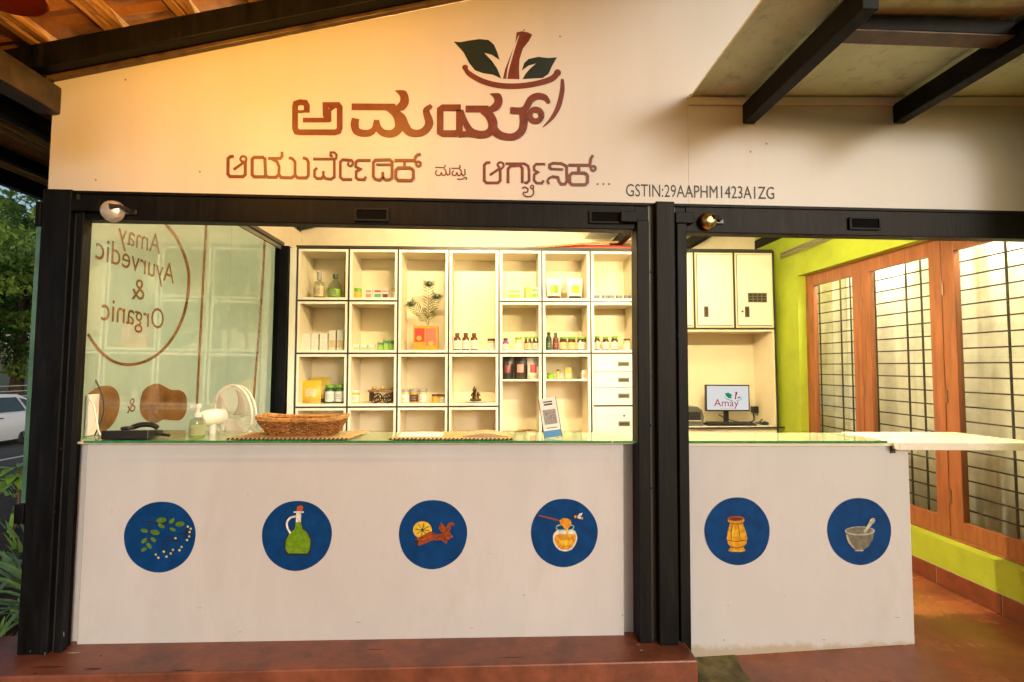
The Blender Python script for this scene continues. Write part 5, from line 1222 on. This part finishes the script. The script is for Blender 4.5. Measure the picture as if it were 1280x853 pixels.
# ------------------------------------------------------------------ planting by the left post
LEAFD = mat('strap leaf', (0.15, 0.28, 0.06), rough=0.35, var=0.25, vscale=5); LEAFL = mat('strap leaf pale', (0.24, 0.34, 0.15), rough=0.35, var=0.25, vscale=5)
def strap_plant(c, n, L, label, seed):
    r = random.Random(seed); t = thing('strap_leaf_plant', label, 'plant', c, 'strap-leaved plants in the bed')
    for i in range(n):
        a = 2*math.pi*i/n + r.uniform(-.3, .3); l = L*r.uniform(0.7, 1.1); up = r.uniform(0.5, 1.0)
        vs = []; N = 9
        for k in range(N+1):
            u = k/N; rad = l*0.75*u; z = l*(0.95*up*u - 0.75*u*u*up*r.uniform(0.98, 1.02)) + 0.02; wd = 0.015*math.sin(math.pi*min(1, u*0.85+0.15))**0.7*(1-u**4) + 0.001
            x, y = math.cos(a)*rad, math.sin(a)*rad; nx, ny = -math.sin(a), math.cos(a)
            vs += [(x-nx*wd, y-ny*wd, z+wd*0.35), (x, y, z), (x+nx*wd, y+ny*wd, z+wd*0.35)]
        fs = [(3*k+j, 3*k+j+1, 3*k+j+4, 3*k+j+3) for k in range(N) for j in range(2)]
        obj('leaf', MB().add(vs, fs), LEAFD if r.random() < 0.65 else LEAFL, t, world=False, smooth=60)
    return t
strap_plant((-2.62, 0.55, -0.06), 34, 0.95, 'strap-leaved plant just left of the black post', 1)
strap_plant((-3.15, 0.95, -0.06), 30, 1.0, 'strap-leaved plant farther out in the planting bed', 2)
strap_plant((-2.80, 1.55, -0.06), 28, 1.0, 'strap-leaved plant deeper behind the left post', 3)
strap_plant((-3.7, 0.3, -0.06), 16, 0.9, 'strap-leaved plant at the left picture edge', 4)
def sapling(c, h, label, seed):
    r = random.Random(seed); t = thing('sapling', label, 'sapling', c)
    stem = spline([(0, 0, 0), (0.02, 0.01, h*0.5), (0.0, 0.0, h*0.85), (0.01, 0, h)], 5)
    obj('stem', MB().tube([tuple(p) for p in stem], [0.016-0.010*i/(len(stem)-1) for i in range(len(stem))], 8), mat('sapling bark', (0.10, 0.055, 0.03), rough=0.8), t, world=False, smooth=50)
    for i in range(14):
        a = r.uniform(0, 6.28); z = h*r.uniform(0.80, 1.02); L = r.uniform(0.15, 0.26); e = r.uniform(-0.1, 0.5); vs = []
        for k in range(6):
            u = k/5; wd = L*0.26*math.sin(math.pi*(u*0.92+0.04)); x = L*u; q = L*(e*u - 0.5*u*u)
            for s in (-1, 0, 1): vs.append((math.cos(a)*x-math.sin(a)*wd*s, math.sin(a)*x+math.cos(a)*wd*s, z+q+abs(s)*wd*0.25))
        obj('leaf', MB().add(vs, [(3*k+j, 3*k+j+1, 3*k+j+4, 3*k+j+3) for k in range(5) for j in range(2)]), mat('sapling leaf', (0.14, 0.27, 0.04), rough=0.4, var=0.3, vscale=6), t, world=False, smooth=60)
p = onZ(22, 690, -0.06)
sp = onY(22, 585, 2.2)
sapling((float(sp[0]), 2.2, -0.06), float(sp[2])+0.06, 'young sapling with bright leaves on a bare stem beside the post', 5)
# low ground cover in the bed
m = MB(); r = random.Random(9)
for i in range(900):
    x = r.uniform(-6.1, -2.5); y = r.uniform(0.1, 4.9); z = -0.06; a = r.uniform(0, 6.28); L = r.uniform(0.05, 0.16); w_ = L*0.22
    m.add([(x-math.sin(a)*w_, y+math.cos(a)*w_, z), (x+math.sin(a)*w_, y-math.cos(a)*w_, z), (x+math.cos(a)*L*0.6, y+math.sin(a)*L*0.6, z+L)], [(0, 1, 2)])
o = obj('ground_cover', m, LEAFD); o['kind'] = 'stuff'; o['label'] = 'low green ground cover and leaf litter in the planting bed'; o['category'] = 'ground cover'

# ------------------------------------------------------------------ parked car across the road
CARW = mat('white car paint', (0.72, 0.74, 0.78), rough=0.2, var=0.01, coat=0.8); CARG = mat('dark car glass', (0.02, 0.035, 0.03), rough=0.06, coat=1.0, spec=0.8)
TYR = mat('tyre rubber', (0.02, 0.02, 0.02), rough=0.8); RIM = mat('wheel rim', (0.45, 0.45, 0.46), rough=0.3, metal=0.8)
p = onZ(-22, 556, GZ)
car = thing('parked_car', 'white hatchback parked across the road, seen past the left post', 'car', (-14.0, 11.1, GZ))
# car length along local y (front -y), width along x, near side +x
sec = [(-2.05, 0.32, 0.55, 0.62), (-1.95, 0.24, 0.68, 0.76), (-1.5, 0.20, 0.82, 0.80), (-0.95, 0.19, 0.90, 0.82), (-0.2, 0.19, 0.93, 0.83), (0.8, 0.19, 0.95, 0.83), (1.5, 0.21, 0.98, 0.82), (1.85, 0.26, 0.95, 0.78), (2.0, 0.36, 0.80, 0.68)]
vs = []
for y, z0, z1, hw in sec:
    vs += [(-hw*0.92, y, z0), (-hw, y, z0+0.22), (-hw*0.985, y, z1-0.10), (-hw*0.86, y, z1), (hw*0.86, y, z1), (hw*0.985, y, z1-0.10), (hw, y, z0+0.22), (hw*0.92, y, z0)]
fs = [(8*i+k, 8*i+(k+1) % 8, 8*(i+1)+(k+1) % 8, 8*(i+1)+k) for i in range(len(sec)-1) for k in range(8)] + [tuple(range(8)), tuple(range(8*(len(sec)-1), 8*len(sec)))]
obj('body', MB().add(vs, fs), CARW, car, world=False, smooth=45)
cab = [(-1.0, 0.88, 0.70), (-0.25, 1.40, 0.56), (0.3, 1.47, 0.57), (1.1, 1.43, 0.56), (1.55, 1.22, 0.60), (1.78, 0.94, 0.68)]
vs = []
for y, z1, hw in cab: vs += [(-0.74, y, 0.86), (-hw, y, z1), (hw, y, z1), (0.74, y, 0.86)]
fs = [(4*i+k, 4*i+k+1, 4*(i+1)+k+1, 4*(i+1)+k) for i in range(len(cab)-1) for k in range(3)] + [(0, 1, 2, 3), tuple(range(4*(len(cab)-1), 4*len(cab)))]
obj('cabin', MB().add(vs, fs), CARW, car, world=False, smooth=35)
for s in (-1, 1):
    def side(y, z, out=0.006):
        hw = 0.74 + (0.565-0.74)*(z-0.86)/(1.46-0.86); return (s*(hw+out+0.012), y, z)
    for q, pts in enumerate(([(-0.62, 0.96), (-0.14, 1.32), (0.36, 1.37), (0.36, 0.96)], [(0.44, 0.96), (0.44, 1.37), (1.02, 1.35), (1.22, 0.96)], [(1.30, 0.97), (1.12, 1.33), (1.36, 1.24), (1.52, 0.99)])):
        ps = [side(y, z) for y, z in pts]; pi = [(a-s*0.02, b, c) for a, b, c in ps]; n = len(ps)
        obj('side_window', MB().add(ps+pi, [tuple(range(n)), tuple(range(2*n-1, n-1, -1))]+[(i, (i+1) % n, (i+1) % n+n, i+n) for i in range(n)]), CARG, car, world=False)
    for y in (0.28, 1.12): obj('door_handle', MB().box(*sorted((s*0.815, s*0.845)), y, y+0.17, 0.80, 0.825), BLKPL, car, world=False, bevel=0.004)
    for y in (-1.28, 1.28):
        wh = obj('wheel', MB().lathe([(0.20, -0.09), (0.30, -0.085), (0.315, -0.05), (0.315, 0.05), (0.30, 0.085), (0.20, 0.09)], (s*0.73, y, 0.315), 28, 'x'), TYR, car, world=False, smooth=40)
        obj('rim', MB().lathe([(0.03, -0.075), (0.10, -0.06), (0.19, -0.085), (0.205, -0.092), (0.205, 0.092), (0.19, 0.085), (0.10, 0.06), (0.03, 0.075)], (s*0.735, y, 0.315), 20, 'x'), RIM, wh, world=False, smooth=40)
    obj('headlight', MB().box(*sorted((s*0.42, s*0.66)), -2.02, -1.93, 0.56, 0.66), RIM, car, world=False, bevel=0.02)
    obj('tail_light', MB().box(*sorted((s*0.52, s*0.74)), 1.86, 1.985, 0.66, 0.82), K['red'], car, world=False, bevel=0.02)
    obj('mirror', MB().box(*sorted((s*0.84, s*0.98)), -0.68, -0.58, 0.94, 1.06), CARW, car, world=False, bevel=0.03)
obj('rear_window', MB().prism([(1.60, 1.22), (1.815, 0.96), (1.825, 0.965), (1.61, 1.228)], 'x', -0.5, 0.5), CARG, car, world=False)
obj('windscreen', MB().prism([(-0.985, 0.90), (-0.28, 1.385), (-0.288, 1.395), (-0.995, 0.91)], 'x', -0.54, 0.54), CARG, car, world=False)

# ------------------------------------------------------------------ wall and trees beyond the road
wl = thing('compound_wall', 'low pale compound wall with rails beyond the road', 'wall', (-18, 20, GZ))
WLM = mat('pale wall', (0.50, 0.47, 0.42), rough=0.8, var=0.1, vscale=3, dirt=(0.15, 0.13, 0.1), dscale=2, damt=0.5)
obj('wall_run', MB().box(-18.15, -18.0, -15, 70, GZ, GZ+0.95), WLM, wl)
for z in (0.25, 0.45, 0.65): obj('rail', MB().tube([(-18.07, -15, z), (-18.07, 70, z)], 0.02, 6), WLM, wl)
for y in range(-14, 70, 3): obj('rail_post', MB().box(-18.10, -18.04, y-0.03, y+0.03, 0.15, 0.72), WLM, wl)
BARK = mat('tree bark', (0.085, 0.06, 0.042), rough=0.9, var=0.3, vscale=9, bump=0.8, bscale=25)
FOL = [translucent('tree leaf %d' % k, c, 0.6, rough=0.5, var=0.35) for k, c in enumerate(((0.17, 0.30, 0.05), (0.25, 0.38, 0.07), (0.12, 0.23, 0.05)))]
def tree_mesh(seed, h, R, nleaf):
    r = np.random.default_rng(seed); rr_ = random.Random(seed)
    tm = MB(); tm.tube([(0, 0, 0), (0.08, 0.05, h*0.2), (0.0, 0.1, h*0.42), (0.1, 0.0, h*0.62)], [0.30, 0.22, 0.17, 0.08], 10)
    tips = []
    for i in range(9):
        a = 2*math.pi*i/9 + rr_.uniform(-.3, .3); z0 = h*rr_.uniform(0.26, 0.5); L = R*rr_.uniform(0.65, 1.0); e = rr_.uniform(0.1, 0.8)
        P = [(0.04, 0.05, z0), (math.cos(a)*L*0.4, math.sin(a)*L*0.4, z0+L*e*0.5), (math.cos(a)*L*0.9, math.sin(a)*L*0.9, z0+L*e*0.8)]
        tm.tube([tuple(p) for p in spline(P, 4)], list(np.linspace(0.11, 0.025, 9)), 7); tips += [np.array(P[1]), np.array(P[2])]
    # leaf clumps round the limbs
    cl = [t_ + r.normal(0, R*0.22, 3)*np.array([1, 1, 0.7]) for t_ in tips for _ in range(4)]
    cl += [np.array([r.normal(0, R*0.40), r.normal(0, R*0.40), h*0.50 + abs(r.normal(0, h*0.20))]) for _ in range(34)]
    cl = np.array(cl); cr = r.uniform(0.45, 1.0, len(cl))*R*0.22
    idx = r.integers(0, len(cl), nleaf)
    dv = r.normal(0, 1, (nleaf, 3)); dv /= np.linalg.norm(dv, axis=1)[:, None]
    c = cl[idx] + dv*(cr[idx]*r.uniform(0.35, 1.0, nleaf)**0.6)[:, None]*np.array([1.25, 1.25, 0.75])
    a = r.normal(0, 1, (nleaf, 3)); a /= np.linalg.norm(a, axis=1)[:, None]
    b = np.cross(a, r.normal(0, 1, (nleaf, 3))); b /= np.linalg.norm(b, axis=1)[:, None]
    s = r.uniform(0.09, 0.19, nleaf)[:, None]
    V = np.stack([c-a*s, c+b*s*0.42, c+a*s, c-b*s*0.42], 1).reshape(-1, 3)
    F_ = np.arange(nleaf*4).reshape(-1, 4)
    me = bpy.data.meshes.new('crown'); me.from_pydata(V.tolist(), [], F_.tolist()); me.update()
    for k in FOL: me.materials.append(k)
    mi = (idx*7 % 3).astype(np.int32); me.polygons.foreach_set('material_index', mi)
    return tm, me
for k, (x, y, h, R, sd_, lab) in enumerate((
        (-20.0, 15.5, 11.0, 4.6, 1, 'broad tree behind the parked car, seen left of the post'),
        (-21.5, 21.0, 12.0, 5.0, 2, 'tall tree beyond the wall, farther along the road'),
        (-19.2, 9.0, 9.5, 4.2, 3, 'leafy tree beyond the wall nearest the picture edge'),
        (-27.0, 24.0, 14.0, 6.0, 4, 'large dark tree standing in the second row'),
        (-16.6, 26.0, 10.0, 4.4, 5, 'roadside tree far down the road behind the post'),
        (-26.5, 13.5, 13.0, 5.5, 6, 'large tree at the back, left of the others'),
        (-33.0, 31.0, 15.0, 7.0, 7, 'farthest tree closing the view at the left'))):
    tm, me = tree_mesh(sd_, h, R, 15000 if k < 4 else 9000)
    t = thing('tree', lab, 'tree', (x, y, GZ-0.02), 'trees beyond the road')
    obj('trunk', tm, BARK, t, world=False, smooth=60)
    o = bpy.data.objects.new('crown', me); COL.objects.link(o); o.parent = t
